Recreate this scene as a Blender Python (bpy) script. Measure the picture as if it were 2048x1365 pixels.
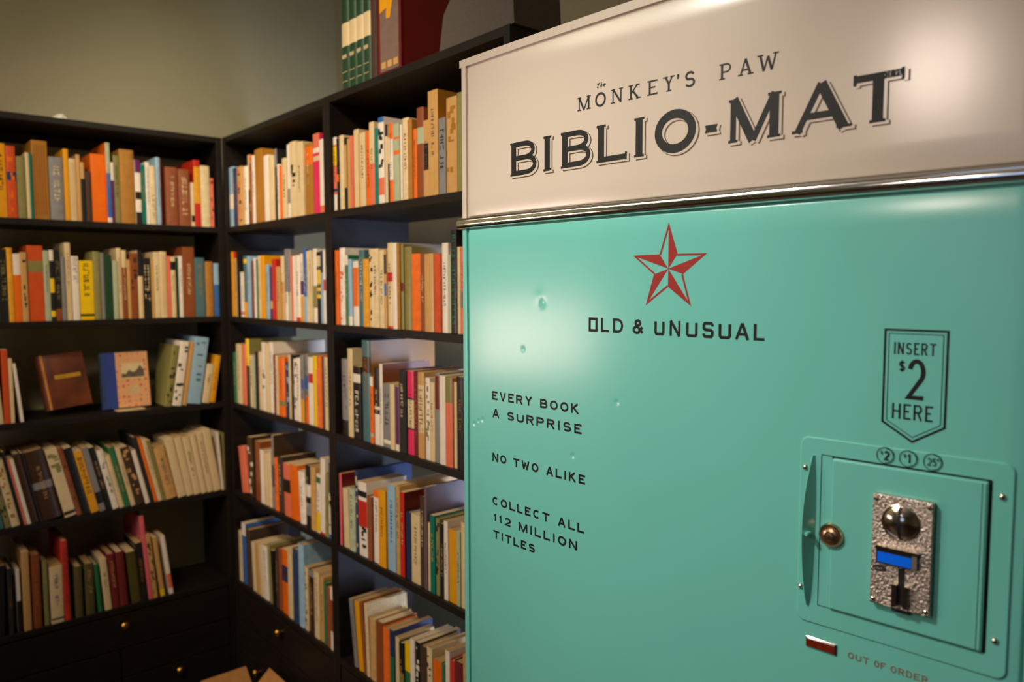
import bpy, bmesh, math, random
from mathutils import Vector, Matrix
R = math.radians
scene = bpy.context.scene
for o in list(bpy.data.objects): bpy.data.objects.remove(o, do_unlink=True)
COL = scene.collection

# ---------------------------------------------------------------- camera
CAM_Z = 1.66
cd = bpy.data.cameras.new('camera'); cam = bpy.data.objects.new('camera', cd); COL.objects.link(cam)
cam.location = (0, 0, CAM_Z)
cd.sensor_width = 36.0; cd.lens = 1520.0 / 2048 * 36.0
_p, _r = R(4.257), R(-0.124)
fwd = Vector((0, math.cos(_p), -math.sin(_p))); up0 = Vector((0, math.sin(_p), math.cos(_p))); rt0 = Vector((1, 0, 0))
rt = math.cos(_r) * rt0 + math.sin(_r) * up0; upv = -math.sin(_r) * rt0 + math.cos(_r) * up0
cam.rotation_euler = Matrix((rt, upv, -fwd)).transposed().to_euler()
cd.clip_start = 0.02
cd.dof.use_dof = True; cd.dof.focus_distance = 1.22; cd.dof.aperture_fstop = 3.4
scene.camera = cam

# ---------------------------------------------------------------- light and exposure
scene.view_settings.view_transform = 'Standard'; scene.view_settings.look = 'None'
scene.view_settings.gamma = 1.0; scene.view_settings.use_curve_mapping = False
scene.view_settings.exposure = 0.0
w = bpy.data.worlds.new('world'); scene.world = w; w.use_nodes = True
w.node_tree.nodes['Background'].inputs[0].default_value = (1.0, 0.9, 0.75, 1); w.node_tree.nodes['Background'].inputs[1].default_value = 0.02

def aim(o, tgt):
    o.rotation_euler = (Vector(tgt) - o.location).to_track_quat('-Z', 'Y').to_euler()
def light(name, kind, loc, tgt, energy, color, **kw):
    d = bpy.data.lights.new(name, kind); d.energy = energy; d.color = color
    for k, v in kw.items(): setattr(d, k, v)
    o = bpy.data.objects.new(name, d); COL.objects.link(o); o.location = loc
    if tgt is not None: aim(o, tgt)
    return o
WARM = (1.0, 0.83, 0.62); COOL = (0.62, 0.78, 1.0)
# track spots in front of the corner shelves, a hanging lamp far left, a ceiling lamp behind the viewer, a window behind the viewer
light('track_spot', 'SPOT', (-1.15, 0.85, 3.0), (-1.25, 2.45, 1.86), 72, WARM, spot_size=R(50), spot_blend=1.0, shadow_soft_size=0.12)
light('track_spot', 'SPOT', (-0.95, 0.60, 3.0), (-0.55, 2.20, 1.70), 112, (1.0, 0.86, 0.68), spot_size=R(58), spot_blend=1.0, shadow_soft_size=0.12)
light('track_spot', 'SPOT', (-1.00, 0.65, 2.75), (0.17, 1.13, 1.50), 98, (1.0, 0.94, 0.85), spot_size=R(46), spot_blend=1.0, shadow_soft_size=0.10)
light('shelf_lamp', 'AREA', (-2.45, 1.43, 1.40), (0.05, 1.27, 1.50), 10, (1.0, 0.72, 0.62), shape='RECTANGLE', size=0.75, size_y=0.34)
light('ceiling_lamp', 'AREA', (-1.9, -0.65, 2.55), (0.3, 1.1, 1.85), 11.5, (1.0, 0.82, 0.70), shape='DISK', size=0.36)
light('ceiling_fill', 'AREA', (-2.3, 0.9, 3.24), (-2.3, 0.9, 0), 19, (1.0, 0.95, 0.70), shape='DISK', size=1.2)  # added overhead fill to even out the wall light, not a room fixture
light('window_light', 'AREA', (-3.2, -2.4, 1.95), (0.6, 0.9, 1.9), 7, (0.45, 0.65, 1.0), shape='RECTANGLE', size=1.5, size_y=1.2)
light('passage_light', 'AREA', (0.397, 1.81, 1.15), (-0.91, 3.32, 1.15), 11.0, (0.60, 0.70, 1.0), shape='RECTANGLE', size=0.22, size_y=1.3, spread=R(110))
light('wall_fill', 'SPOT', (-0.75, 1.70, 2.75), (-1.16, 3.05, 2.08), 31, (1.0, 0.91, 0.74), spot_size=R(62), spot_blend=1.0, shadow_soft_size=0.12)  # added out-of-view spot that brightens the wall above the corner

# ---------------------------------------------------------------- materials
def lin(c):
    return tuple(((v / 255 / 12.92) if v / 255 <= 0.04045 else ((v / 255 + 0.055) / 1.055) ** 2.4) for v in c) + (1,)
def mat(name, rgb, rough=0.5, var=0.12, scale=40.0, metal=0.0, bump=0.0, bscale=None, stretch=(1, 1, 1), coat=0.0, spec=0.5, rgb2=None, rvar=0.0, emit=0.0):
    m = bpy.data.materials.new(name); m.use_nodes = True; nt = m.node_tree; N = nt.nodes; K = nt.links
    b = N['Principled BSDF']; c = lin(rgb)
    b.inputs['Roughness'].default_value = rough; b.inputs['Metallic'].default_value = metal
    b.inputs['Coat Weight'].default_value = coat; b.inputs['Coat Roughness'].default_value = 0.15
    b.inputs['Specular IOR Level'].default_value = spec
    tc = N.new('ShaderNodeTexCoord'); mp = N.new('ShaderNodeMapping'); mp.inputs['Scale'].default_value = stretch
    K.new(tc.outputs['Object'], mp.inputs['Vector'])
    no = N.new('ShaderNodeTexNoise'); no.inputs['Scale'].default_value = scale; no.inputs['Detail'].default_value = 4
    K.new(mp.outputs[0], no.inputs['Vector'])
    rp = N.new('ShaderNodeValToRGB')
    c2 = lin(rgb2) if rgb2 else tuple(min(1, x * (1 + var)) for x in c[:3]) + (1,)
    c1 = c if rgb2 else tuple(x * (1 - var) for x in c[:3]) + (1,)
    rp.color_ramp.elements[0].position = 0.3; rp.color_ramp.elements[1].position = 0.7
    rp.color_ramp.elements[0].color = c1; rp.color_ramp.elements[1].color = c2
    K.new(no.outputs['Fac'], rp.inputs[0]); K.new(rp.outputs[0], b.inputs['Base Color'])
    if rvar:
        mr = N.new('ShaderNodeMapRange'); mr.inputs['To Min'].default_value = rough - rvar; mr.inputs['To Max'].default_value = rough + rvar
        K.new(no.outputs['Fac'], mr.inputs['Value']); K.new(mr.outputs[0], b.inputs['Roughness'])
    if bump:
        n2 = N.new('ShaderNodeTexNoise'); n2.inputs['Scale'].default_value = bscale or scale; n2.inputs['Detail'].default_value = 3
        K.new(mp.outputs[0], n2.inputs['Vector'])
        bp = N.new('ShaderNodeBump'); bp.inputs['Strength'].default_value = bump; bp.inputs['Distance'].default_value = 0.002
        K.new(n2.outputs['Fac'], bp.inputs['Height']); K.new(bp.outputs[0], b.inputs['Normal'])
    if emit:
        b.inputs['Emission Color'].default_value = c; b.inputs['Emission Strength'].default_value = emit
    return m
BOOKS = {
"L1": [
(82.5,17.7,211,0,'C','tJ'),
(101.1,34.8,226,0,'A','tJ'),
(137.4,23.6,220,0,'r','N.52-.64 pO'),
(162.4,24.8,191,0,'V',''),
(187.9,9.4,205,0,'C',''),
(197.8,6.1,203,0,'E',''),
(206,42.5,246,0,'K','vB'),
(250.7,41.9,200,0,'H','tC'),
(293.2,13.4,228,0,'A',''),
(307.7,20,199,0,'C','vT'),
(328.7,10.4,214,0,'T',''),
(340.1,10.8,190,0,'D','T.72-1'),
(353.2,16.9,162,0,'J',''),
(371.4,43,222,0,'O',''),
(415.7,13,262,0,'U','F.62-1 W0-.06 lO'),
(429.4,9.3,199,0,'X','W.7-1'),
(439.3,18.3,224,0,'V',''),
(458.4,45,246,0,'K',''),
(504.8,17.2,216,0,'W','D.0-.18 D.38-.5 X.8-1'),
(522.7,15.5,201,0,'E',''),
(538.9,13.6,212,0,'W',''),
(553,17.6,200,0,'C','tJ.1-.5'),
(572.5,13.1,231,0,'L',''),
(586.1,4.5,230,0,'M',''),
(604,41.5,202,0,'B',''),
(647.4,39.7,199,0,'B','tC.2-.9'),
(688.3,10.2,154,0,'C','D.1-.25'),
(700,20.9,235,0,'R','A.35-.9'),
(722.1,34.7,218,0,'C',''),
(758.4,9.7,176,0,'S','pD'),
],
"L2": [
(73.9,13,223,0,'T',''),
(87.7,16.6,216,0,'D','tV'),
(105.8,18.5,226,0,'D','tV'),
(125.4,15.4,231,0,'A',''),
(141.4,19.5,213,0,'O','W.69-1'),
(161.5,16.6,218,0,'T','pJ'),
(180.9,42.2,240,0,'r','V.65-.8'),
(223.7,16.3,225,0,'F',''),
(240.5,11.7,227,0,'D','W.85-1 Y.4-.6 Y.06-.14'),
(254.1,15.9,228,0,'D','tV B.0-.17'),
(271.3,11.5,207,0,'H',''),
(284.7,15.8,252,0,'C',''),
(302.2,19.9,209,0,'W','tH.6-1'),
(324.1,41.2,195,0,'Y','tD.35-.95 D.06-.1'),
(366.6,20.2,226,0,'V',''),
(387.8,9.9,222,0,'H',''),
(398.4,23,215,0,'g',''),
(423.5,14.2,197,0,'F',''),
(438.7,13.6,239,0,'C',''),
(453.1,14.1,232,0,'B','C.75-1'),
(468.2,9.6,201,0,'T',''),
(478.5,22.2,223,0,'B','pJ'),
(501.7,15.2,233,0,'C','D.62-1'),
(518.3,25.5,208,0,'D','tC.3-.9'),
(545.4,8.5,203,0,'T',''),
(554.9,19.3,229,0,'C',''),
(575,21.7,231,0,'C','vT'),
(598.2,10.2,216,0,'S',''),
(609.6,15.2,214,0,'C','D.78-.92'),
(625.9,10.3,212,0,'g',''),
(637.4,13.1,217,0,'W',''),
(652.9,38.7,249,0,'B',''),
(693.1,33.4,212,0,'Z',''),
(729.8,26.7,199,0,'K',''),
(758.5,18.4,193,0,'U','L.6-1'),
],
"L3a": [
(68.6,8.7,256,-3.3,'M',''),
(78.7,17.9,245,-3.2,'C',''),
(98.4,16.6,232,0,'r',''),
(116.2,10.1,204,-0.1,'C',''),
(142,8.4,187,-4.7,'W',''),
],
"L3b": [
(574.8,23.7,219,9,'V','pD'),
(600,30,232,9,'W','pD'),
(634.4,14.6,228,9,'T',''),
(650.5,47.7,242,9,'L','pZ'),
(704.2,24.8,143,9,'C',''),
(730.6,19.1,174,9,'A',''),
],
"L4": [
(69.2,13.9,304,-9.1,'Z',''),
(86.4,14.6,231,-9.7,'V','pD'),
(103.1,23.3,216,-10,'C','pK'),
(128.4,8.3,247,-10.2,'D',''),
(137.9,6.6,219,-10.2,'S',''),
(145.8,9.9,219,-10.4,'W',''),
(157.5,19.7,235,-10.6,'J',''),
(179.3,7,236,-10.8,'D',''),
(187.7,55.5,235,-10.9,'J','H.45-.55'),
(251.6,33.3,235,-12,'C','pV.6-.95 J.03-.08'),
(286.9,14.9,237,-12,'B','pJ'),
(303.9,23.3,234,-12,'D',''),
(328.7,24.3,219,-12,'A','tD.3-.9'),
(354.9,18.2,228,-12,'H','D.12-.3'),
(374.8,17.7,226,-12,'D',''),
(395,19.9,212,-12,'W','pH'),
(416.8,14.6,190,-12,'C',''),
(432.7,18.2,217,-12,'G',''),
(452.4,14.1,215,-12,'C',''),
(467.9,28.2,211,-12,'J','O.0-.0 pT'),
(499.7,13.4,197,-12,'W',''),
(515.2,12.4,244,-12,'D',''),
(529.3,10.3,235,-12,'O',''),
(540.9,15.1,229,-12,'C',''),
(557.5,9.3,226,-11.8,'V',''),
(568.1,38.4,192,-11.3,'T',''),
(609.2,28.8,219,-10.8,'C',''),
(639.7,24.2,222,-10.2,'C',''),
(665.5,24.9,220,-9.8,'C',''),
(691.9,20.8,221,-9.4,'C',''),
(714.3,21,227,-9.1,'C',''),
(736.8,27,235,-8.9,'C',''),
(765.8,6.7,221,-3.5,'W',''),
(773.8,4.7,214,0,'V',''),
],
"L5": [
(35.4,17.5,265,1.8,'J',''),
(54.7,15.9,230,2.1,'D',''),
(83.2,12.6,215,0,'D',''),
(106.6,10.2,206,0,'W','D.0-.5'),
(123,20.2,261,0,'T',''),
(148.8,24.3,244,0,'B',''),
(180.6,13.3,214,0,'V',''),
(198.8,36.2,191,0,'C','D.06-.09'),
(238.1,18,270,-0.7,'R','tJ.2-.9'),
(270.3,22.3,174,0,'v',''),
(301.4,26.7,176,0,'v',''),
(337.9,12.3,168,-3.1,'G',''),
(358.5,20.7,182,-4,'C',''),
(383.5,21.9,193,-4,'M',''),
(406.6,25.6,194,-3.2,'M',''),
(443,28.6,186,-4.3,'v',''),
(473.4,22,212,-3.8,'D',''),
(497.7,13.7,303,-4.2,'k',''),
(513.2,14.3,234,-4.5,'T','pD'),
(537.9,14.4,219,-5.7,'T','Y0-.12'),
(567.5,13.7,218,-6.4,'W','S.1-.35'),
],
"C1": [
(22.5,50.3,213,0,'L','W.3-.55'),
(75.3,32.9,205,0,'N',''),
(111.4,45,205,0,'T','pD pS'),
(159.6,39.9,201,0,'W',''),
(201.8,18.5,236,0,'D','C.5-1'),
(222.6,19,233,0,'B','O.95-1 pT'),
(243.8,24,228,0,'W',''),
(270.8,62.7,243,0,'K',''),
(336.3,39.6,216,0,'W',''),
(378,39.3,209,0,'C',''),
(420,17.6,227,0,'D','H.75-1'),
(439.6,16.7,176,0,'W',''),
(458.3,23.1,170,0,'O',''),
(483.3,29.8,189,0,'C',''),
(515.6,17.2,228,0,'W','H.2-.4'),
(534.7,44.3,232,0,'C','pD.4-.7'),
(581.5,52,223,0,'C',''),
(635.8,50.2,212,0,'K','O.7-.95'),
(696.3,40.5,233,0,'P','W.76-.82 C.66-.72 S.82-1'),
(739,27.4,211,0,'W','S0-.1'),
],
"C2": [
(22.5,15.8,235,0,'A',''),
(40.5,37.4,234,0,'T','R.9-1'),
(80.1,20.9,237,0,'D',''),
(105.3,41,160,0,'W','S.05-.12'),
(149.2,27,216,0,'Z','Y.88-.95 A.0-.25'),
(178.3,24.6,215,0,'L',''),
(204.9,22.2,198,0,'M',''),
(229.1,17.9,206,0,'W',''),
(249,19.7,202,0,'G',''),
(270.6,23.3,213,0,'C',''),
(295.9,33.7,213,0,'A',''),
(332.1,25.6,182,0,'L',''),
(359.6,24.6,174,0,'X','T.2-.35'),
(386.6,30.2,199,0,'R',''),
(418.6,29,173,0,'T',''),
(450.5,23.9,207,0,'C','T.0-.6'),
(476.7,22.9,228,0,'H','W.0-.4'),
(500.7,24.2,227,0,'H','F.0-.4'),
(526.6,15,205,0,'S',''),
(543.3,14.9,205,0,'W',''),
(559.8,27.1,206,0,'W','R.0-.06'),
(588.6,25.1,210,0,'W','X.4-.6 A.0-.38'),
(615.3,23.6,223,0,'U','L.0-.35'),
(640.9,14.5,216,0,'C',''),
(656.5,16.4,218,0,'C',''),
(674.4,23.7,222,0,'W','V.2-.5'),
(700.1,29.7,211,0,'D','Y.55-.75 Y.45-.5 C.8-.95 Y.35-.4'),
(731.8,16.6,214,0,'L','N.7-1'),
(749.8,14,215,0,'W','R.45-.6'),
],
"C3": [
(22.5,26.3,185,0,'G',''),
(52.2,42.5,218,0,'C',''),
(98,35,219,0,'S',''),
(137.1,28,241,0,'J','Y.6-1 rV'),
(168.3,28.3,184,0,'C',''),
(198.9,25.5,184,0,'F',''),
(227.4,19.8,200,0,'D',''),
(249.5,24.8,201,0,'C',''),
(276.5,30.3,236,0,'W','pH.3-.6 rT'),
(309,28.3,235,0,'C',''),
(339.4,32,240,0,'W',''),
(374.3,15.4,200,0,'M',''),
(391.8,18.7,199,0,'C',''),
(413.2,46.1,195,0,'O','V.18-.26'),
(462,31.7,181,0,'N','pL'),
(497,11.1,209,0,'C',''),
(509.4,12.9,209,0,'D',''),
(524.9,21.7,197,0,'W','pD'),
(548.5,28.2,202,0,'W',''),
(579.2,23.4,212,0,'H','U.5-.65 A.0-.35'),
(604.5,22.5,216,0,'H','U.5-.7 O.0-.4'),
(628.7,30.4,210,0,'W','R.62-.76'),
(661.5,24.6,216,0,'Y',''),
(687.8,12.7,179,0,'S',''),
(702.2,20,218,0,'O',''),
(724.5,14.1,216,0,'N',''),
(740.8,27.7,218,0,'C',''),
],
"C4": [
(74.5,63.2,171,-9.9,'S',''),
(144.6,46.2,218,-4.6,'J','pW'),
(194.2,46.7,213,0,'B',''),
(244.8,28.9,189,-1,'W',''),
(276.3,34.6,185,-1.5,'C',''),
(313.2,22,192,-1.6,'C',''),
(337.5,17.2,255,0,'H','N.3-.6 rJ'),
(359.1,29.4,179,-1.2,'O',''),
(394.4,34.5,189,-2.8,'J',''),
(438.9,49.5,176,-2.3,'S','D.45-.7'),
(490.5,56.6,181,-2.7,'O',''),
(549.9,43,168,-3.4,'W',''),
(595.6,33.1,198,0,'D','W.5-.7 H.2-.4'),
(630.6,31.8,199,0,'T',''),
(664.9,25.6,184,2.5,'W','Y.02-.35 G.85-.95'),
(692.4,29.4,238,2.1,'W','R0-.03'),
(723.6,21.8,197,1.9,'V',''),
(747.7,22,233,1.4,'W','N.6-1 U.0-.06 pD'),
],
"C5": [
(22.5,30.1,192,0,'C',''),
(58.2,36.6,229,-1.4,'U','W.8-1'),
(99.2,33.8,214,-2.4,'J',''),
(151.8,28.8,179,-3.4,'C',''),
(183.7,29.3,185,-2.7,'T',''),
(216.1,30.7,186,-3.4,'C',''),
(249.8,43.5,193,-4.1,'W',''),
(297.3,20.9,208,-3.3,'V',''),
(322,21.5,192,-4.1,'D',''),
(346.4,18.5,210,0,'J',''),
(368.6,23.7,214,0,'B',''),
(398.6,45.4,222,0,'O','N.5-.75'),
(447.6,34.7,225,0,'C',''),
(489.2,35.6,248,0,'N',''),
(528.9,38.8,275,0,'L',''),
(572.6,21.8,209,0,'C','pJ'),
(596.9,34.9,207,0,'J','H.9-1'),
(639.6,34,215,0,'C',''),
(675.8,23.5,206,0,'T',''),
(702.3,16.4,195,0,'G',''),
(721.7,25.7,188,0,'B',''),
(749.6,20.2,196,0,'W','B.3-.8'),
],
"M1": [
(22.5,20.6,205,0,'S','W.9-1 Y.62-.87 N.26-.3 W.0-.22'),
(44.9,10.8,199,0,'D','O.4-.5'),
(58,23.6,205,0,'C',''),
(83.4,13.4,196,0,'D','T.3-.9'),
(98.5,15.5,191,0,'T',''),
(115.8,14.8,196,0,'S',''),
(132.2,26.3,210,0,'C',''),
(160.2,9.4,196,0,'T',''),
(171.2,28.2,195,0,'C',''),
(201.1,20.3,196,0,'O',''),
(222.9,24.1,215,0,'C','S.0-.5'),
(248.5,17.5,196,0,'E',''),
(267.6,26.8,220,0,'W','U.94-1 pD.4-.9 S.1-.3'),
(295.9,11.4,199,0,'C','D.85-1'),
(308.8,11.3,164,0,'D','C.6-1'),
(321.6,16.1,197,0,'W','O.8-1 O.0-.28'),
(339.1,24.4,193,0,'F','O.8-.83 O.6-.66'),
(365,8,189,0,'W',''),
(374.4,27.4,201,0,'C',''),
(403.2,18.7,193,0,'K',''),
(423.3,14.8,168,0,'O',''),
(439.9,27.4,215,0,'B','F.6-.78 W.0-.0'),
(468.6,22.5,181,0,'T','D.35-.7'),
(492.3,39.5,244,0,'T','rK'),
(533.5,27.7,175,0,'H','tD'),
(563.6,39.6,216,0,'T','pK'),
(604.8,23.5,220,0,'V',''),
(630.1,18.8,198,0,'C',''),
(650.4,24.4,181,0,'R',''),
],
"M2": [
(24.1,17.1,212,0,'O',''),
(43,30.6,218,0,'W','pS'),
(75.9,16.5,197,0,'G','W.86-1'),
(94.1,20.3,185,0,'L','W.0-.14'),
(116.7,28.5,179,0,'W','O.3-.9'),
(147.5,29,209,0,'Z',''),
(178.6,28.3,183,0,'A',''),
(209.1,19.2,210,0,'C','pD'),
(229.9,27.8,209,0,'C',''),
(259.8,25.7,204,0,'C',''),
(287,11.6,202,0,'T','U.42-.58 D.7-.95'),
(300.6,23.9,221,0,'C','R.55-.66 R.0-.03'),
(326,19.1,220,0,'W',''),
(346.5,13,218,0,'K',''),
(361,11.9,216,0,'V','M.45-.55'),
(374.4,32.3,208,0,'V','tK.4-.95'),
(409,38.7,190,0,'O',''),
(449.5,20.4,189,0,'B',''),
(471.6,37.2,188,0,'T',''),
(510.5,26.1,187,0,'r',''),
(538.7,24.3,211,0,'W',''),
(564.2,10.9,183,0,'F',''),
(576.8,20.8,240,0,'D','tE.1-.95'),
(599.1,11,200,0,'C',''),
(611.3,15.9,200,0,'S','H.3-.5'),
(628.7,20.6,213,0,'C',''),
(650.9,24.7,194,0,'G',''),
],
"M3": [
(39.4,36.2,220,0,'H','D.0-.2 tX.3-.8'),
(78.2,27.2,252,0,'C',''),
(110.3,41.2,204,0,'D','W.78-.9 tW.1-.7'),
(155.7,45.1,280,0,'Z','J.68-.84 rK'),
(203.2,16.2,183,0,'O','W.86-1 F.1-.15'),
(221.7,25.1,209,0,'D','W.0-.5 D.4-.46'),
(249.1,15.7,221,0,'W','rB'),
(267,38.4,171,0,'H','tD W.06-.12'),
(307.6,20.4,173,0,'C',''),
(329.6,16.4,169,0,'W','X.1-1'),
(348.1,33.1,214,0,'D',''),
(384.2,28.2,214,0,'P','C.32-.66 D.3-.32 D.66-.68'),
(414.4,20.2,216,0,'M',''),
(436.6,27.1,216,0,'T','C.3-.85 tB.35-.8'),
(465.6,18.5,204,0,'W','pV'),
(486,20.1,195,0,'C',''),
(507.9,17.4,219,0,'H','M.6-.97'),
(527.6,23.9,215,0,'W',''),
(553.7,28.6,213,0,'S','V.72-1'),
(584,11.7,204,0,'C',''),
(597.4,25.5,219,0,'D',''),
(624.5,23.2,229,0,'T',''),
(649.4,18.7,221,0,'N',''),
],
"M4": [
(22.5,13.3,214,0,'k','rM'),
(41.8,31,173,-1.7,'C',''),
(75,34.6,183,0,'F',''),
(112.4,16.2,238,-0.6,'N','pC'),
(131.5,45.5,212,-1.2,'W','R.4-.75 D.8-.88 pD.1-.4'),
(179.8,24.2,180,0,'B',''),
(207.9,30.2,204,0,'W','O.9-1'),
(240.8,35.9,212,0,'A',''),
(281.7,38.5,234,0,'L',''),
(322.6,18.2,237,0,'T',''),
(343.3,20.3,226,0,'R','rM'),
(368.3,23.4,178,0,'N',''),
(394,39.9,179,0,'C',''),
(436.1,22.2,234,0,'J',''),
(460,10.4,263,0,'x',''),
(472.1,9.2,174,0,'C',''),
(483.4,20.3,197,0,'E',''),
(505.9,14.8,193,0,'V','pJ'),
(522.8,15.6,184,0,'D',''),
(540.9,15.9,195,0,'W',''),
(558.8,30.1,179,0,'A',''),
(590.9,12.8,182,0,'F',''),
(605.7,17.5,207,0,'C',''),
(625,21.9,221,0,'N',''),
(648.8,21.5,215,0,'T',''),
],
"M5": [
(91.6,21.2,197,-8.5,'H',''),
(116.8,26.5,201,-6.6,'A',''),
(145.4,14.2,205,-5.1,'B',''),
(161.9,15.9,209,-3.2,'C',''),
(180.1,30,177,0,'T',''),
(212.3,37,181,-0.5,'B',''),
(251.1,35.6,176,0,'O',''),
(288.8,19.5,183,0,'N','G.0-.6'),
(310,20,168,0,'C',''),
(332.1,20.9,163,0,'D','V.1-.5'),
(357,26.8,172,0,'Y','G.2-.55'),
(385.3,20.1,191,0,'W',''),
(406.9,19,190,0,'D','pW'),
(427.5,32.8,189,0,'J',''),
(463.2,21.8,198,0,'C','pJ'),
(486.4,35.5,175,0,'O',''),
(523.3,12.5,178,0,'G',''),
(537.9,17.2,216,0,'W',''),
(556.5,22.3,199,0,'R',''),
(580.1,30,208,0,'M',''),
(611.4,16.5,234,0,'T',''),
],
}
# ---------------------------------------------------------------- mesh helpers
class MB:
    def __init__(s): s.v = []; s.f = []; s.m = []; s.s = []
    def add(s, vs, fs, mi=0, smooth=False):
        n = len(s.v); s.v += [tuple(v) for v in vs]
        for f in fs: s.f.append(tuple(i + n for i in f)); s.m.append(mi); s.s.append(smooth)
        return s
    def box(s, a, b, mi=0, nx=1):
        x0, y0, z0 = a; x1, y1, z1 = b; vs = []; fs = []
        for i in range(nx + 1):
            x = x0 + (x1 - x0) * i / nx
            vs += [(x, y0, z0), (x, y1, z0), (x, y1, z1), (x, y0, z1)]
        for i in range(nx):
            k = 4 * i
            fs += [(k, k + 4, k + 5, k + 1), (k + 1, k + 5, k + 6, k + 2), (k + 2, k + 6, k + 7, k + 3), (k + 3, k + 7, k + 4, k)]
        fs += [(0, 1, 2, 3), (4 * nx + 3, 4 * nx + 2, 4 * nx + 1, 4 * nx)]
        return s.add(vs, fs, mi)
    def bbox(s, a, b, bev, mi=0):
        # box with chamfered edges
        x0, y0, z0 = a; x1, y1, z1 = b; e = bev
        bm = bmesh.new(); bmesh.ops.create_cube(bm, size=1)
        for v in bm.verts:
            v.co = Vector(((x0 + x1) / 2 + v.co.x * (x1 - x0), (y0 + y1) / 2 + v.co.y * (y1 - y0), (z0 + z1) / 2 + v.co.z * (z1 - z0)))
        bmesh.ops.bevel(bm, geom=list(bm.edges), offset=e, segments=2, profile=0.6, affect='EDGES')
        bm.verts.index_update()
        s.add([v.co[:] for v in bm.verts], [tuple(v.index for v in f.verts) for f in bm.faces], mi); bm.free(); return s
    def lathe(s, prof, n=24, c=(0, 0, 0), axis='z', mi=0):
        # prof: list of (radius, height)
        vs = []; fs = []
        for r, h in prof:
            for k in range(n):
                a = 2 * math.pi * k / n
                p = (r * math.cos(a), r * math.sin(a), h)
                if axis == 'y': p = (p[0], h, p[1])
                vs.append((c[0] + p[0], c[1] + p[1], c[2] + p[2]))
        for i in range(len(prof) - 1):
            for k in range(n):
                a = i * n + k; b = i * n + (k + 1) % n
                f = (a, b, b + n, a + n)
                fs.append(f[::-1] if axis == 'y' else f)
        L = (len(prof) - 1) * n
        if axis == 'y': fs += [tuple(range(n)), tuple(L + k for k in reversed(range(n)))]
        else: fs += [tuple(reversed(range(n))), tuple(L + k for k in range(n))]
        return s.add(vs, fs, mi, True)
    def map(s, fn): s.v = [tuple(fn(*v)) for v in s.v]; return s
    def build(s, name, mats, parent=None, fix=False):
        me = bpy.data.meshes.new(name); me.from_pydata(s.v, [], s.f)
        for m in (mats if isinstance(mats, (list, tuple)) else [mats]): me.materials.append(m)
        me.polygons.foreach_set('material_index', s.m); me.polygons.foreach_set('use_smooth', s.s)
        if fix:
            bm = bmesh.new(); bm.from_mesh(me); bmesh.ops.recalc_face_normals(bm, faces=bm.faces); bm.to_mesh(me); bm.free()
        if any(s.s):
            try: me.set_sharp_from_angle(angle=R(38))
            except Exception: pass
        o = bpy.data.objects.new(name, me); COL.objects.link(o)
        if parent: o.parent = parent
        return o
def tag(o, label=None, cat=None, group=None, kind=None):
    if label: o['label'] = label
    if cat: o['category'] = cat
    if group: o['group'] = group
    if kind: o['kind'] = kind
    return o
def empty(name, loc, rz=0):
    o = bpy.data.objects.new(name, None); COL.objects.link(o); o.location = loc; o.rotation_euler = (0, 0, rz); o.empty_display_size = 0.1
    return o

# ---------------------------------------------------------------- materials in use
M = {}
M['black'] = mat('black_brown_lacquer', (27, 20, 15), 0.48, 0.25, 12, bump=0.05, bscale=60, stretch=(1, 1, 4), spec=0.3)
M['wall'] = mat('olive_wall_paint', (168, 160, 126), 0.75, 0.05, 3, bump=0.08, bscale=90)
M['ceil'] = mat('ceiling_paint', (225, 220, 205), 0.8, 0.04, 3)
M['floor'] = mat('dark_floor_boards', (60, 42, 30), 0.45, 0.2, 6, stretch=(1, 9, 1))
M['brass'] = mat('brass_knob', (200, 150, 60), 0.3, 0.1, 30, metal=1.0)
M['teal'] = mat('teal_enamel', (113, 198, 184), 0.24, 0.02, 5, bump=0.012, bscale=14, rvar=0.04, coat=0.2)
M['cream'] = mat('cream_enamel', (214, 198, 180), 0.22, 0.015, 5, bump=0.05, bscale=34, stretch=(1, 1, 0.05), rvar=0.06, coat=0.25)
M['chrome'] = mat('chrome', (235, 232, 228), 0.10, 0.02, 30, metal=1.0, bump=0.12, bscale=28)
M['cast'] = mat('cast_metal', (214, 198, 184), 0.28, 0.32, 460, metal=1.0, bump=1.0, bscale=430, rvar=0.06)
M['nickel'] = mat('polished_nickel', (218, 206, 192), 0.14, 0.05, 40, metal=1.0)
M['bronze'] = mat('antique_bronze', (196, 168, 132), 0.3, 0.1, 90, metal=1.0)
M['ink'] = mat('black_print', (22, 19, 14), 0.55, 0.1, 60, spec=0.3)
M['gold'] = mat('gold_brown_print', (84, 58, 30), 0.45, 0.1, 60)
M['redink'] = mat('red_print', (150, 24, 12), 0.45, 0.06, 60)
M['faint'] = mat('faded_pink_print', (128, 112, 92), 0.6, 0.1, 60)
M['dark'] = mat('dark_cavity', (10, 9, 8), 0.7, 0.1, 60)
M['lcd'] = mat('blue_display', (8, 84, 196), 0.2, 0.06, 160, emit=0.42)
M['amberlens'] = mat('red_brown_lens', (112, 34, 10), 0.25, 0.15, 160, coat=0.5)
M['pages'] = mat('page_edges', (214, 186, 138), 0.85, 0.14, 500, stretch=(1, .05, .05), bump=0.3, bscale=900)
M['oldpages'] = mat('old_page_edges', (186, 148, 96), 0.9, 0.16, 500, stretch=(1, .05, .05), bump=0.3, bscale=900)
M['carton'] = mat('cardboard', (176, 122, 62), 0.8, 0.08, 50)
M['film'] = mat('white_plastic', (225, 220, 205), 0.35, 0.04, 50)
M['case'] = mat('dark_grey_case', (84, 74, 66), 0.5, 0.1, 120, bump=0.2, bscale=400)

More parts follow.
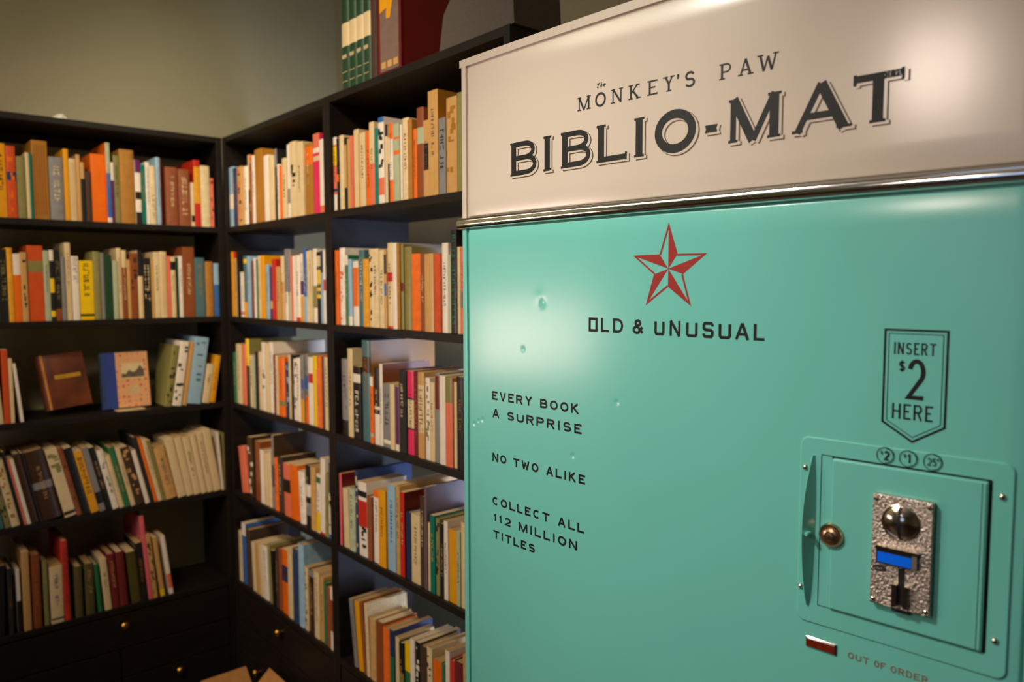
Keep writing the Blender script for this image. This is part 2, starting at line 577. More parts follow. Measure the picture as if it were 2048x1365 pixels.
PAL = dict(C=(226, 200, 150), T=(206, 158, 92), K=(172, 116, 36), B=(142, 74, 36), J=(66, 42, 24), O=(240, 110, 14), A=(232, 160, 22), Y=(246, 200, 6),
           R=(200, 44, 28), M=(112, 22, 22), P=(228, 46, 92), S=(232, 116, 84), N=(36, 54, 92), U=(58, 104, 168), L=(150, 184, 204), G=(44, 112, 68),
           E=(8, 116, 98), V=(138, 130, 72), D=(34, 31, 28), H=(136, 132, 128), F=(178, 184, 148), X=(98, 38, 92), Z=(76, 112, 114), W=(240, 226, 206))
NAME = dict(C='cream', T='tan', K='golden-brown', B='brown', J='dark brown', O='orange', A='amber', Y='yellow', R='red', M='maroon', P='pink', S='salmon',
            N='navy', U='blue', L='pale blue', G='green', E='teal', V='olive', D='black', H='grey', F='pale sage', X='purple', Z='slate', W='white')
PAL.update(g=(34, 66, 40), r=(212, 82, 32), v=(84, 74, 28), k=(232, 104, 112), x=(116, 90, 90)); NAME.update(g='dark green', r='brick orange', v='dark olive', k='coral pink', x='mauve-grey')
CLOTH = {k: mat(NAME[k].replace(' ', '_').replace('-', '_') + '_cloth', v, 0.72, 0.12, 60, bump=0.15, bscale=700) for k, v in PAL.items()}
GLOSS = {k: mat(NAME[k].replace(' ', '_').replace('-', '_') + '_jacket', v, 0.34, 0.07, 30) for k, v in PAL.items()}

# ---------------------------------------------------------------- room
YAW_L = R(40.965); YAW_B = YAW_L - math.pi / 2
dA = Vector((math.cos(YAW_L), math.sin(YAW_L), 0)); dB = Vector((-math.sin(YAW_L), math.cos(YAW_L), 0))
C0 = Vector((-1.05212, 2.80535, 0))            # where the fronts of the two bookcase runs meet
SHELF_Z = {1: CAM_Z + .210, 2: CAM_Z - .114, 3: CAM_Z - .432, 4: CAM_Z - .764, 5: CAM_Z - 1.110}
TOP_Z = CAM_Z + .533; DEPTH = .262
CEIL = 3.30
room = empty('room_frame', (0, 0, 0)); bpy.data.objects.remove(room)
def rp(a, b, z):      # a: metres from the corner along the left wall towards the viewer's left; b: along the right wall towards the viewer's right
    p = C0 - dA * a - dB * b; return (p.x, p.y, z)
def slab(name, a0, b0, a1, b1, z0, z1, m):
    vs = [rp(a, b, z) for z in (z0, z1) for a, b in ((a0, b0), (a1, b0), (a1, b1), (a0, b1))]
    q = MB().add(vs, [(0, 1, 2, 3), (4, 7, 6, 5), (0, 4, 5, 1), (1, 5, 6, 2), (2, 6, 7, 3), (3, 7, 4, 0)])
    return tag(q.build(name, m, fix=True), kind='structure')
AR, BL = -(DEPTH + .36), -(DEPTH + .03)       # inner faces of the right and left walls
slab('floor', AR, BL, 5.2, 5.6, -.06, 0, M['floor'])
slab('ceiling', AR, BL, 5.2, 5.6, CEIL, CEIL + .06, M['ceil'])
slab('wall_left', AR - .1, BL - .1, 5.2, BL, 0, CEIL, M['wall'])
slab('wall_right', AR - .1, BL, AR, 5.6, 0, CEIL, M['wall'])
slab('wall_back', 5.2, BL - .1, 5.3, 5.6, 0, CEIL, M['wall'])
slab('wall_front', AR - .1, 5.6, 5.3, 5.7, 0, CEIL, M['wall'])

# ---------------------------------------------------------------- bookcases
def knob(parent, x, z, y):
    k = MB().lathe([(.004, 0), (.004, -.010), (.011, -.014), (.013, -.020), (.009, -.026), (.002, -.028)], 14, (x, y, z), 'y').build('knob', M['brass'], parent)
    return k
def bookcase(loc, rz, label):
    t = empty('bookcase', loc, rz); tag(t, label, 'bookcase', 'black bookcases meeting in the corner')
    W, T = .7992, .02
    for x in (0, W - T): MB().bbox((x, 0, 0), (x + T, DEPTH, TOP_Z), .0015).build('side_panel', M['black'], t)
    MB().bbox((T, 0.0005, TOP_Z - T), (W - T, DEPTH, TOP_Z), .0015).build('top_panel', M['black'], t)
    for k in (1, 2, 3, 4, 5):
        MB().bbox((T, .001, SHELF_Z[k] - T), (W - T, DEPTH - .002, SHELF_Z[k]), .0012).build('shelf', M['black'], t)
    return t
def base_cabinet(t):
    T = .02; W = .7992; z5 = SHELF_Z[5] - T
    MB().box((T, .02, 0), (W - T, DEPTH - .004, z5)).build('base', M['black'], t)
    f = []
    d = MB().bbox((T + .003, .002, z5 - .125), (W - T - .003, .0195, z5 - .006), .002).build('drawer', M['black'], t); knob(d, .412, CAM_Z - 1.171, .002)
    for x0, x1, kx in ((T + .003, .398, .212), (.402, W - T - .003, .588)):
        d = MB().bbox((x0, .002, .30), (x1, .0195, z5 - .130), .002).build('drawer', M['black'], t); knob(d, kx, CAM_Z - 1.391, .002)
        d = MB().bbox((x0, .002, .06), (x1, .0195, .295), .002).build('door', M['black'], t); knob(d, kx, .2, .002)
OA = C0 - dA * .8
caseL = bookcase(OA, YAW_L, 'black open-backed bookcase along the left wall with face-out books on one shelf')
caseC = bookcase(C0, YAW_B, 'black open-backed bookcase in the corner, right of the left wall one')
caseM = bookcase(C0 - dB * .8, YAW_B, 'black open-backed bookcase half hidden behind the teal machine, binders on top')
for t in (caseL, caseC, caseM): base_cabinet(t)
for t in (caseC, caseM):
    MB().box((.02, DEPTH - .01, SHELF_Z[1] + .0005), (.78, DEPTH - .002, TOP_Z - .0205)).build('back_panel', M['black'], t)
MB().box((.02, DEPTH - .014, TOP_Z - .055), (.78, DEPTH - .003, TOP_Z - .0205)).build('back_rail', M['black'], caseL)
CASES = dict(L=(OA, YAW_L), C=(C0, YAW_B), M=(C0 - dB * .8, YAW_B))

# ---------------------------------------------------------------- books
rng = random.Random(7)
def parse(d):
    bands = []; letters = []; pats = []
    for tk in d.split():
        if tk[0] in 'rl' and len(tk) == 2: continue
        if tk[0] == 't': 
            r = tk[2:]; lo, hi = (map(float, r.split('-')) if r else (.3, .85)); letters.append((tk[1], lo, hi))
        elif tk[0] in 'pv' :
            r = tk[2:]; lo, hi = (map(float, r.split('-')) if r else (.05, .95)); pats.append((tk[0], tk[1], lo, hi))
        else:
            lo, hi = map(float, tk[1:].split('-'))
            if hi > lo: bands.append((tk[0], lo, hi))
    return bands, letters, pats
def make_book(name, th, h, d, code, deco, hard, rg, parent_loc):
    root = empty(name, parent_loc)
    bands, letters, pats = parse(deco)
    LIB = CLOTH if (hard and not bands and rg.random() < .7) else GLOSS
    t = .0022 if hard else .0007
    if th < .009: t = min(t, .0012)
    ov = .003 if hard else .0004
    bulge = min(.12 * th, .005) if hard else min(.06 * th, .0015)
    mats = [LIB[code]]; idx = {code: 0}
    side = [tk for tk in deco.split() if tk[0] in 'rl' and len(tk) == 2]
    for b in bands + [(tk[1],) for tk in side]:
        if b[0] not in idx: idx[b[0]] = len(mats); mats.append(LIB[b[0]])
    lft = idx[side[0][1]] if side and side[0][0] == 'l' else 0; rgt = idx[side[0][1]] if side and side[0][0] == 'r' else 0
    # outline seen from above
    n = 6
    sp = []
    for i in range(n + 1):
        a = math.pi * i / n
        sp.append((th / 2 - th / 2 * math.cos(a), bulge - bulge * math.sin(a)))
    out = [(0, d)] + sp + [(th, d)]
    inn = [(t, d)] + [(t + (th - 2 * t) * x / th, y + t * 1.2) for x, y in sp] + [(th - t, d)]
    zs = sorted(set([0.0, 1.0] + [round(v, 3) for b in bands for v in b[1:]]))
    q = MB(); m = len(out); vs = []
    for z in zs: vs += [(x, y, z * h) for x, y in out]
    base_in = len(vs)
    for z in (0, 1): vs += [(x, y, z * h) for x, y in inn]
    fs = []; ms = []; sm = []
    for k in range(len(zs) - 1):
        zm = (zs[k] + zs[k + 1]) / 2; mi = 0
        for b in bands:
            if b[1] <= zm <= b[2]: mi = idx[b[0]]
        for i in range(m - 1):
            spine = 1 <= i <= m - 3
            fs.append((k * m + i, k * m + i + 1, (k + 1) * m + i + 1, (k + 1) * m + i)); ms.append(mi if spine else (lft if i == 0 else rgt)); sm.append(spine)
    T0 = (len(zs) - 1) * m
    for i in range(m - 1):
        fs.append((base_in + i + 1, base_in + i, base_in + m + i, base_in + m + i + 1)); ms.append(0); sm.append(False)
        fs.append((T0 + i, T0 + i + 1, base_in + m + i + 1, base_in + m + i)); ms.append(0); sm.append(False)
        fs.append((i + 1, i, base_in + i, base_in + i + 1)); ms.append(0); sm.append(False)
    fs.append((0, T0, base_in + m, base_in)); ms.append(0); sm.append(False)
    fs.append((m - 1, base_in + m - 1, base_in + 2 * m - 1, T0 + m - 1)); ms.append(0); sm.append(False)
    q.v = vs; q.f = fs; q.m = ms; q.s = sm
    q.build('cover', mats, root)
    MB().box((t + .0002, bulge + t * 1.2 + .0002, ov), (th - t - .0002, d - (.003 if hard else .0005), h - ov)).build('page_block', M['oldpages'] if rg.random() < .45 else M['pages'], root)
    def quad(mb, x0, x1, z0, z1, y=-.0003):
        # follow the rounded spine
        def yy(x):
            c = 1 - 2 * x / th; return bulge - bulge * math.sqrt(max(0, 1 - c * c)) - .0003
        mb.add([(x0, yy(x0), z0), (x1, yy(x1), z0), (x1, yy(x1), z1), (x0, yy(x0), z1)], [(0, 1, 2, 3)])
    small = 1.0
    if not letters and not pats and th > .0125 and name == 'book' and code != 'g' and rg.random() < .5:
        letters = [(rg.choice('DJBN') if code in 'CTWFLYAOSPHVrk' else rg.choice('CTK'), rg.uniform(.25, .45), rg.uniform(.7, .92))]; small = .6
    for lc, lo, hi in letters:
        mb = MB(); sz = min(.55 * th, .016) * small; cx = th / 2; z = hi * h
        while z > lo * h:
            cw = sz * rg.uniform(.5, .8)
            if rg.random() < .13: z -= cw * .8; continue
            s = sz * .17
            for kk in range(rg.choice((2, 3))):
                if rg.random() < .55:
                    zz = z - rg.choice((0, .5, 1)) * (cw - s); quad(mb, cx - sz / 2, cx + sz / 2, zz - s, zz)
                else:
                    xx = cx + rg.choice((-.5, 0, .38)) * sz; quad(mb, max(.0005, xx), min(th - .0005, xx + s), z - cw, z)
            z -= cw + sz * .22
        if mb.f: tag(mb.build('spine_lettering', GLOSS[lc], root), kind='stuff')
    for kind, pc, lo, hi in pats:
        mb = MB()
        if kind == 'v':
            x = th * .12
            while x < th * .85: quad(mb, x, x + th * .05, lo * h, hi * h); x += th * .16
        else:
            for _ in range(rg.randint(7, 12)):
                z0 = rg.uniform(lo, hi) * h; x0 = rg.uniform(.05, .6) * th; x1 = min(.95 * th, x0 + rg.uniform(.15, .5) * th); z1 = min(hi * h, z0 + rg.uniform(.004, .016))
                if z1 > z0: quad(mb, x0, x1, z0, z1)
        if mb.f: tag(mb.build('spine_print', GLOSS[pc], root), kind='stuff')
    return root
LVN = {1: 'top shelf', 2: 'second shelf', 3: 'third shelf', 4: 'fourth shelf', 5: 'lowest shelf'}
CSN = dict(L='left bookcase', C='corner bookcase', M='machine-side bookcase')
ORD = ['first', 'second', 'third', 'fourth', 'fifth', 'sixth', 'seventh', 'eighth', 'ninth', 'tenth', 'eleventh', 'twelfth']
def near(row, i):
    a = NAME[row[i - 1][4]] if i > 0 else None; b = NAME[row[i + 1][4]] if i < len(row) - 1 else None
    if a and b: return 'between %s and %s' % (a, b)
    return ('left of the %s one' % b) if b else ('right of the %s one' % a)
def describe(row, i):
    s, th, h, lean, code, deco = row[i]
    hs = sorted(r[2] for r in row); med = hs[len(hs) // 2]; ts = sorted(r[1] for r in row); tm = ts[len(ts) // 2]
    w = ''
    if h > med * 1.12: w += 'tall '
    elif h < med * .88: w += 'short '
    if th > tm * 1.5: w += 'thick '
    elif th < tm * .66: w += 'thin '
    w += NAME[code] + ' book'
    bands, letters, pats = parse(deco)
    if bands:
        b = bands[0]; pos = 'top' if b[2] > .93 else ('foot' if b[1] < .05 else 'band')
        w += ' with %s %s' % (NAME[b[0]], pos)
    elif pats: w += ' with %s pattern' % NAME[pats[0][1]]
    elif letters: w += ' with %s lettering' % NAME[letters[0][0]]
    return w
ALL = []
for key, row in BOOKS.items():
    case = key[0]; lv = int(key[1]); O, yaw = CASES[case]
    X = Vector((math.cos(yaw), math.sin(yaw), 0)); Y = Vector((-math.sin(yaw), math.cos(yaw), 0))
    ds = [describe(row, i) for i in range(len(row))]
    loc = '%s, %s' % (LVN[lv], CSN[case])
    if key[1:] == '3a': loc = 'left end, ' + loc
    if key[1:] == '3b': loc = 'right end, ' + loc
    l1 = [d + ', ' + loc for d in ds]
    l2 = [(d + ' ' + near(row, i)) if l1.count(l1[i]) > 1 else d for i, d in enumerate(ds)]
    l3 = []
    for i, d in enumerate(l2):
        if l2.count(d) > 1:
            k = l2[:i].count(d); d = ds[i] + ', ' + ORD[k] + ' such ' + near(row, i)
        l3.append(d)
    for i, (s, th, h, lean, code, deco) in enumerate(row):
        s /= 1000; th /= 1000; h /= 1000
        rg = random.Random(key + str(i))
        hard = code in 'KBMJVGNXZ' and rg.random() < .8 or rg.random() < .3
        if th < .010: hard = False
        d = min(.235, max(.10, h * rg.uniform(.62, .72) + (.03 if h > .23 else 0)))
        sb = .006 + (rg.random() * .006 if not lean else .003)
        a = R(lean)
        p = O + X * s + Y * sb
        b = make_book('book', th, h, d, code, deco, hard, rg, (0, 0, 0))
        z = SHELF_Z[lv] + .0003
        if lean > 0:      # tops to the right: rest on the lower right corner
            z += th * math.sin(a)
        b.location = (p.x, p.y, z); b.rotation_euler = (0, a, 0)
        b.rotation_euler = (Matrix.Rotation(yaw, 3, 'Z') @ Matrix.Rotation(a, 3, 'Y')).to_euler()
        tag(b, l3[i] + ', ' + loc, 'book', 'books on the %s of the %s' % (LVN[lv], CSN[case])); ALL.append(b)

# two books stood face-out on the third shelf of the left bookcase
def local(case, x, y, z):
    O, yaw = CASES[case]; X = Vector((math.cos(yaw), math.sin(yaw), 0)); Y = Vector((-math.sin(yaw), math.cos(yaw), 0))
    p = O + X * x + Y * y; return Vector((p.x, p.y, z)), yaw
def face_book(x, y, w, h, th, lean_back, roll, code, label):
    p, yaw = local('L', x, y, SHELF_Z[3] + .0004 + (th + .0005) * math.sin(R(lean_back)) + abs(w * math.sin(R(roll))))
    t = empty('book', p); t.rotation_euler = (Matrix.Rotation(yaw, 3, 'Z') @ Matrix.Rotation(-R(lean_back), 3, 'X') @ Matrix.Rotation(R(roll), 3, 'Y')).to_euler()
    tag(t, label, 'book', 'books shown face-out on the third shelf')
    q = MB().bbox((0, 0, 0), (w, .003, h), .0008).bbox((0, th - .003, 0), (w, th, h), .0008)
    q.lathe([(th / 2 - .0002, .0), (th / 2 - .0002, h)], 18, (.0035, th / 2, 0)).build('cover', CLOTH[code], t)
    MB().box((.004, .0032, .003), (w - .003, th - .0032, h - .003)).build('page_block', M['oldpages'], t)
    return t
leather = mat('worn_brown_leather', (72, 30, 10), 0.42, 0.1, 14, rgb2=(128, 60, 22), bump=0.2, bscale=120)
CLOTH['Q'] = leather
t = face_book(.232, .065, .128, .183, .03, 12, -6, 'Q', 'old brown leather book with gold title band, standing face-out on third shelf')
MB().box((.001, -.0008, .001), (.0085, .0001, .185)).build('hinge', mat('highlight_leather', (206, 132, 62), 0.45, 0.2, 60), t)['label'] = 'leather hinge with tan painted highlight'  # tan strip paints the highlight along the leather hinge
MB().box((.032, -.0006, .098), (.110, .0001, .112)).build('title_band', mat('dull_gold', (190, 140, 30), 0.4, 0.2, 120), t)
q = MB()
for a in (.008, .014):
    q.box((.012 + a, -.0004, a), (.124 - a, .0001, a + .001)).box((.012 + a, -.0004, .186 - a), (.124 - a, .0001, .187 - a)).box((.012 + a, -.0004, a), (.013 + a, .0001, .186 - a)).box((.123 - a, -.0004, a), (.124 - a, .0001, .186 - a))
q.build('tooled_frame', CLOTH['J'], t)
t = face_book(.40, .06, .143, .196, .03, 9, 0, 'N', 'beige patterned book with blue cloth spine strip, standing face-out on third shelf')
fl = bpy.data.materials.new('floral_cover'); fl.use_nodes = True; nt = fl.node_tree; b = nt.nodes['Principled BSDF']; b.inputs['Roughness'].default_value = .6
tc = nt.nodes.new('ShaderNodeTexCoord'); vo = nt.nodes.new('ShaderNodeTexVoronoi'); vo.inputs['Scale'].default_value = 55; vo.inputs['Randomness'].default_value = .35
cr = nt.nodes.new('ShaderNodeValToRGB'); cr.color_ramp.elements[0].color = lin((196, 90, 52)); cr.color_ramp.elements[0].position = .18
cr.color_ramp.elements[1].color = lin((226, 164, 112)); cr.color_ramp.elements[1].position = .34
nt.links.new(tc.outputs['Object'], vo.inputs['Vector']); nt.links.new(vo.outputs['Distance'], cr.inputs[0]); nt.links.new(cr.outputs[0], b.inputs['Base Color'])
MB().box((.038, -.0006, .002), (.1428, .0001, .1945)).build('patterned_board', fl, t)['label'] = 'beige board with small orange floral pattern'
MB().box((0, -.0004, .001), (.038, .0001, .195)).build('cloth_strip', mat('royal_blue_cloth', (38, 62, 138), .6, .1, 80), t)
pic = MB().box((.055, -.0012, .102), (.128, -.0005, .156)).build('picture_panel', GLOSS['C'], t)
q = MB(); pts = [(.055, .118), (.062, .121), (.068, .117), (.074, .126), (.080, .132), (.086, .128), (.092, .124), (.100, .127), (.108, .135), (.114, .146), (.120, .142), (.128, .130)]
q.add([(x, -.0014, z) for x, z in pts] + [(.128, -.0014, .106), (.055, -.0014, .106)], [tuple(range(14))[::-1]]).build('landscape_print', mat('grey_brown_print', (96, 84, 66), .6, .4, 160), pic)
MB().box((.075, -.0010, .045), (.108, -.0005, .075)).build('small_vignette', mat('pale_vignette', (214, 178, 128), .6, .25, 260), t)
p, yaw = local('L', .47, .02, SHELF_Z[3] + .0004)
card = MB().box((-.045, 0, 0), (.045, .05, .0015)).build('card', GLOSS['C']); card.location = p; card.rotation_euler = (0, 0, yaw + .05)
tag(card, 'cream card lying flat in front of the beige face-out book', 'card')

# ---------------------------------------------------------------- things on top of the bookcases
for k in range(4):
    x0, x1 = ((.087, .127), (.128, .166), (.167, .203), (.204, .239))[k]
    p, yaw = local('M', x0, .004, TOP_Z + .0004); th = x1 - x0
    b = make_book('book', th, .30, .21, 'g', 'C.38-.585', True, random.Random(k), p); b.rotation_euler = (0, 0, yaw)
    q = MB(); 
    for j in range(5): q.box((th * (.2 + .12 * j), -.0006, .083 - .002 * (j % 2)), (th * (.26 + .12 * j), .0006, .092))
    for z in (.02, .045, .26): q.box((th * .15, -.0006, z), (th * .85, .0008, z + .0012))
    q.build('spine_lettering', GLOSS['C'], b)
    tag(b, ['leftmost green volume of four with cream labels, on top of machine-side bookcase', 'second green volume from left, cream label, on top of machine-side bookcase',
            'third green volume from left, cream label, on top of machine-side bookcase', 'rightmost green volume of four, beside the charcoal one, on top of machine-side bookcase'][k], 'book', 'green volumes on top of the bookcase')
p, yaw = local('M', .2405, .004, TOP_Z + .0004)
b = make_book('book', .030, .30, .20, 'J', '', True, random.Random(5), p); b.rotation_euler = (0, 0, yaw); tag(b, 'charcoal brown tall book right of the green volumes, on top of bookcase', 'book')
p, yaw = local('M', .279, .004, TOP_Z + .0004)
bn = empty('binder', p, yaw); tag(bn, 'large dark red ring binder with grey printed spine, on top of the bookcase', 'binder')
dkred = mat('dark_red_board', (104, 10, 6), .45, .06, 30)
MB().bbox((0, 0, 0), (.108, .012, .34), .003).bbox((0, .0, 0), (.004, .26, .34), .0012).bbox((.104, 0, 0), (.108, .26, .34), .0012).build('cover', dkred, bn)
MB().box((.012, .0135, .006), (.100, .25, .325)).build('page_block', M['pages'], bn)
sp = MB().box((.014, -.0012, .004), (.100, .0, .33)).build('spine_label', mat('grey_brown_label', (122, 98, 84), .5, .1, 60), bn)
q = MB()
for j in range(3): q.box((.02 + .028 * j, -.0018, .012), (.04 + .028 * j, -.0012, .028))
q.build('gold_text', GLOSS['T'], sp)
MB().add([(.014, -.0019, .150), (.045, -.0019, .158), (.045, -.0019, .132), (.062, -.0019, .130), (.074, -.0019, .168), (.092, -.0019, .175), (.1, -.0019, .33), (.014, -.0019, .33)], [tuple(range(8))]).build('orange_print', GLOSS['A'], sp)
p, yaw = local('M', .545, .006, TOP_Z + .0004)
cs = empty('carrying_case', p, yaw); tag(cs, 'dark grey carrying case with sloping shoulders, at the right end on top', 'case')
def hip(mb, x0, x1, y0, y1, z0, z1, z2, ix, iy):
    mb.add([(x0, y0, z0), (x1, y0, z0), (x1, y1, z0), (x0, y1, z0), (x0 + ix * .35, y0, z1), (x1 - ix * .1, y0, z1), (x1 - ix * .1, y1, z1), (x0 + ix * .35, y1, z1),
            (x0 + ix, y0 + iy, z2), (x1 - ix, y0 + iy, z2), (x1 - ix, y1 - iy, z2), (x0 + ix, y1 - iy, z2)],
           [(3, 2, 1, 0), (0, 1, 5, 4), (1, 2, 6, 5), (2, 3, 7, 6), (3, 0, 4, 7), (4, 5, 9, 8), (5, 6, 10, 9), (6, 7, 11, 10), (7, 4, 8, 11), (8, 9, 10, 11)])
    return mb
hip(MB(), .0, .262, 0, .135, 0, .078, .15, .05, .018).build('case_body', M['case'], cs, fix=True)
MB().bbox((.09, .045, .150), (.17, .075, .163), .004).build('handle', M['dark'], cs)
# crumpled scrap of white plastic on top of the left bookcase
p, yaw = local('L', .24, .10, TOP_Z + .0005)
q = MB(); nx, ny = 12, 8; rg = random.Random(3)
hh = [[max(.0, .008 + .022 * math.exp(-((i / nx - .62) ** 2) / .03) + rg.uniform(-.006, .009)) * (0 if i in (0, nx) or j in (0, ny) else 1) for j in range(ny + 1)] for i in range(nx + 1)]
q.add([(i / nx * .115 + rg.uniform(-.003, .003), j / ny * .08 + rg.uniform(-.003, .003), hh[i][j] + .0003) for i in range(nx + 1) for j in range(ny + 1)],
      [(i * (ny + 1) + j, (i + 1) * (ny + 1) + j, (i + 1) * (ny + 1) + j + 1, i * (ny + 1) + j + 1) for i in range(nx) for j in range(ny)])
sc = q.build('plastic_wrap', M['film']); sc.location = p; sc.rotation_euler = (0, 0, yaw); tag(sc, 'crumpled scrap of clear white plastic lying on top of the left bookcase', 'plastic')
# open cardboard carton on the floor in the corner
p, yaw = local('L', .555, -.545, 0)
bx = empty('cardboard_box', p, yaw); tag(bx, 'open brown cardboard box on the floor in the corner, flaps folded out', 'box')
w_, d_, h_, t_ = .15, .15, .315, .004
MB().box((0, 0, .001), (w_, d_, .005)).box((0, 0, .005), (w_, t_, h_)).box((0, d_ - t_, .005), (w_, d_, h_)).box((0, t_, .005), (t_, d_ - t_, h_)).box((w_ - t_, t_, .005), (w_, d_ - t_, h_)).build('box_body', M['carton'], bx)
for a, b_, c_, e_ in (((0, 0), (w_, 0), (0, -1), .08), ((0, d_), (w_, d_), (0, 1), .08), ((0, 0), (0, d_), (-1, 0), .07), ((w_, 0), (w_, d_), (1, 0), .07)):
    o = (c_[0] * e_ * .8, c_[1] * e_ * .8)
    vs = [(a[0], a[1], h_), (b_[0], b_[1], h_), (b_[0] + o[0], b_[1] + o[1], h_ + .05), (a[0] + o[0], a[1] + o[1], h_ + .05)]
    vs += [(x, y, z + .003) for x, y, z in vs]
    MB().add(vs, [(0, 1, 2, 3), (7, 6, 5, 4), (0, 4, 5, 1), (1, 5, 6, 2), (2, 6, 7, 3), (3, 7, 4, 0)]).build('flap', M['carton'], bx, fix=True)

# ---------------------------------------------------------------- the vending machine
TH0 = R(-49.176); KC = .12796; P0 = Vector((-.09393, 1.404))
mach = empty('vending_machine', (0, 0, 0))
def mp(u, v, wv):            # u along the gently bowed front, v height relative to the lens, wv outwards
    th = TH0 + KC * u
    x = P0.x + (math.sin(th) - math.sin(TH0)) / KC; y = P0.y - (math.cos(th) - math.cos(TH0)) / KC
    return (x + math.sin(th) * wv - mach.location.x, y - math.cos(th) * wv - mach.location.y, v + CAM_Z)
_c = mp(.46, 0, -.30); mach.location = (_c[0], _c[1], 0)
tag(mach, 'teal and cream book vending machine with chrome strip and red star, coin door at right', 'vending machine')
MW = .918; VB = -1.645; VT = .402; MD = .60
def um(mb, name, m, parent=None, fix=True): return mb.map(mp).build(name, m, parent or mach, fix)
def shell(v0, v1, name, m):
    # cabinet cross-section (u,w) with rounded front corners, extruded in v
    r = .009; prof = [(0 + .0, -MD)]
    prof = [(0, -MD), (0, -r)] + [(r - r * math.cos(a), -r + r * math.sin(a)) for a in [math.pi / 2 * k / 6 for k in range(1, 7)]]
    us = [.018]
    prof += [(.018, 0), (.0185, -.004)]
    n = 24
    prof += [(.0185 + (MW - .037) * k / n, -.004) for k in range(1, n + 1)]
    prof += [(MW - .018, 0)] + [(MW - r + r * math.sin(a), -r + r * math.cos(a)) for a in [math.pi / 2 * k / 6 for k in range(0, 7)]] + [(MW, -MD)]
    q = MB(); m_ = len(prof)
    vs = [(u, v0, w_) for u, w_ in prof] + [(u, v1, w_) for u, w_ in prof]
    fs = [(i, i + 1, m_ + i + 1, m_ + i) for i in range(m_ - 1)] + [(m_ - 1, 0, m_, 2 * m_ - 1)]
    q.add(vs, fs, 0, True).add(vs[:m_], [tuple(range(m_))[::-1]]).add(vs[m_:], [tuple(range(m_))])
    return um(q, name, m)
shell(VB + .0, .1025, 'cabinet_lower', M['teal'])['label'] = 'teal enamelled lower cabinet'
shell(.1025, VT - .013, 'cabinet_header', M['cream'])['label'] = 'cream enamelled header cabinet'
q = MB().box((.0, VT - .0129, -MD), (MW, VT, 0.0), nx=24); 
um(q, 'top_rim', M['cream'])
DENTS = [(.2166, -.0299, .0075, .0011), (.2080, -.0200, .012, -.0004), (.1699, -.1099, .006, .0007), (.3726, -.1763, .004, .0009), (.2844, -.272, .004, .0010), (.0615, -.2435, .004, .0008), (.0500, -.247, .003, .0008), (.0380, -.254, .004, .0008)]
def door_panel(u0, u1, v0, v1, name, m, dents=(), b=.003, su=.02, sv=.03):
    def axis(a, c, s, fine):
        xs = {a, c, a + b * .15, a + b * .5, a + b, c - b, c - b * .5, c - b * .15}
        n = max(2, int((c - a) / s)); xs |= {a + b + (c - a - 2 * b) * k / n for k in range(n + 1)}
        for f, r in fine:
            for k in range(-12, 13): xs.add(f + k * r / 4)
        xs = sorted(x for x in xs if a <= x <= c)
        o = [xs[0]]
        for x in xs[1:]:
            if x - o[-1] > .00035: o.append(x)
        return o
    U = axis(u0, u1, su, [(d[0], d[2]) for d in dents]); V = axis(v0, v1, sv, [(d[1], d[2]) for d in dents])
    def hgt(u, v):
        e = min(u - u0, u1 - u, v - v0, v1 - v); h = 0.0
        if e < b: h = -(.0036) * (1 - math.sqrt(max(0, 1 - (1 - e / b) ** 2)))
        for du, dv, r, dp in dents: h -= dp * math.exp(-((u - du) ** 2 + (v - dv) ** 2) / (r * r) * 1.2)
        return h
    vs = [(u, v, hgt(u, v)) for u in U for v in V]; nv = len(V)
    fs = [(i * nv + j, (i + 1) * nv + j, (i + 1) * nv + j + 1, i * nv + j + 1) for i in range(len(U) - 1) for j in range(nv - 1)]
    q = MB().add(vs, fs, 0, True).map(mp); return q.build(name, m, mach)
door_panel(.0235, MW - .0235, VB + .05, .0995, 'door_panel', M['teal'], DENTS)['label'] = 'teal enamelled front door with small dents'
door_panel(.0235, MW - .0235, .1215, VT - .0165, 'header_panel', M['cream'])['label'] = 'cream enamelled header panel'
# chrome strip
q = MB(); n = 60; prof = [(.1012, 0), (.1016, .003), (.1030, .0058), (.1065, .0082), (.1110, .0086), (.1150, .0074), (.1158, .0050), (.1168, .0054), (.1195, .0042), (.1206, .002), (.1206, 0)]
us = [-.002 + (MW + .004) * k / n for k in range(n + 1)]
q.add([(u, v, w_) for u in us for v, w_ in prof], [(i * 11 + j, (i + 1) * 11 + j, (i + 1) * 11 + j + 1, i * 11 + j + 1) for i in range(n) for j in range(10)], 0, True)
q.add([(us[0], v, w_) for v, w_ in prof], [tuple(range(11))]).add([(us[-1], v, w_) for v, w_ in prof], [tuple(range(11))])
um(q, 'chrome_trim', M['chrome'])['label'] = 'ribbed chrome strip between cream and teal'
for k in (.0, MW - .09):
    pass
q = MB()
for fu in (.05, MW - .11):
    for fw in (-.09, -MD + .03): q.box((fu, VB - .015, fw), (fu + .06, VB, fw + .06))
um(q, 'foot', M['dark'])

# stroke lettering: every glyph is a set of ribbons in a unit box
def arc(cx, cy, rx, ry, a0, a1, n=14): return [(cx + rx * math.cos(R(a0 + (a1 - a0) * k / n)), cy + ry * math.sin(R(a0 + (a1 - a0) * k / n))) for k in range(n + 1)]
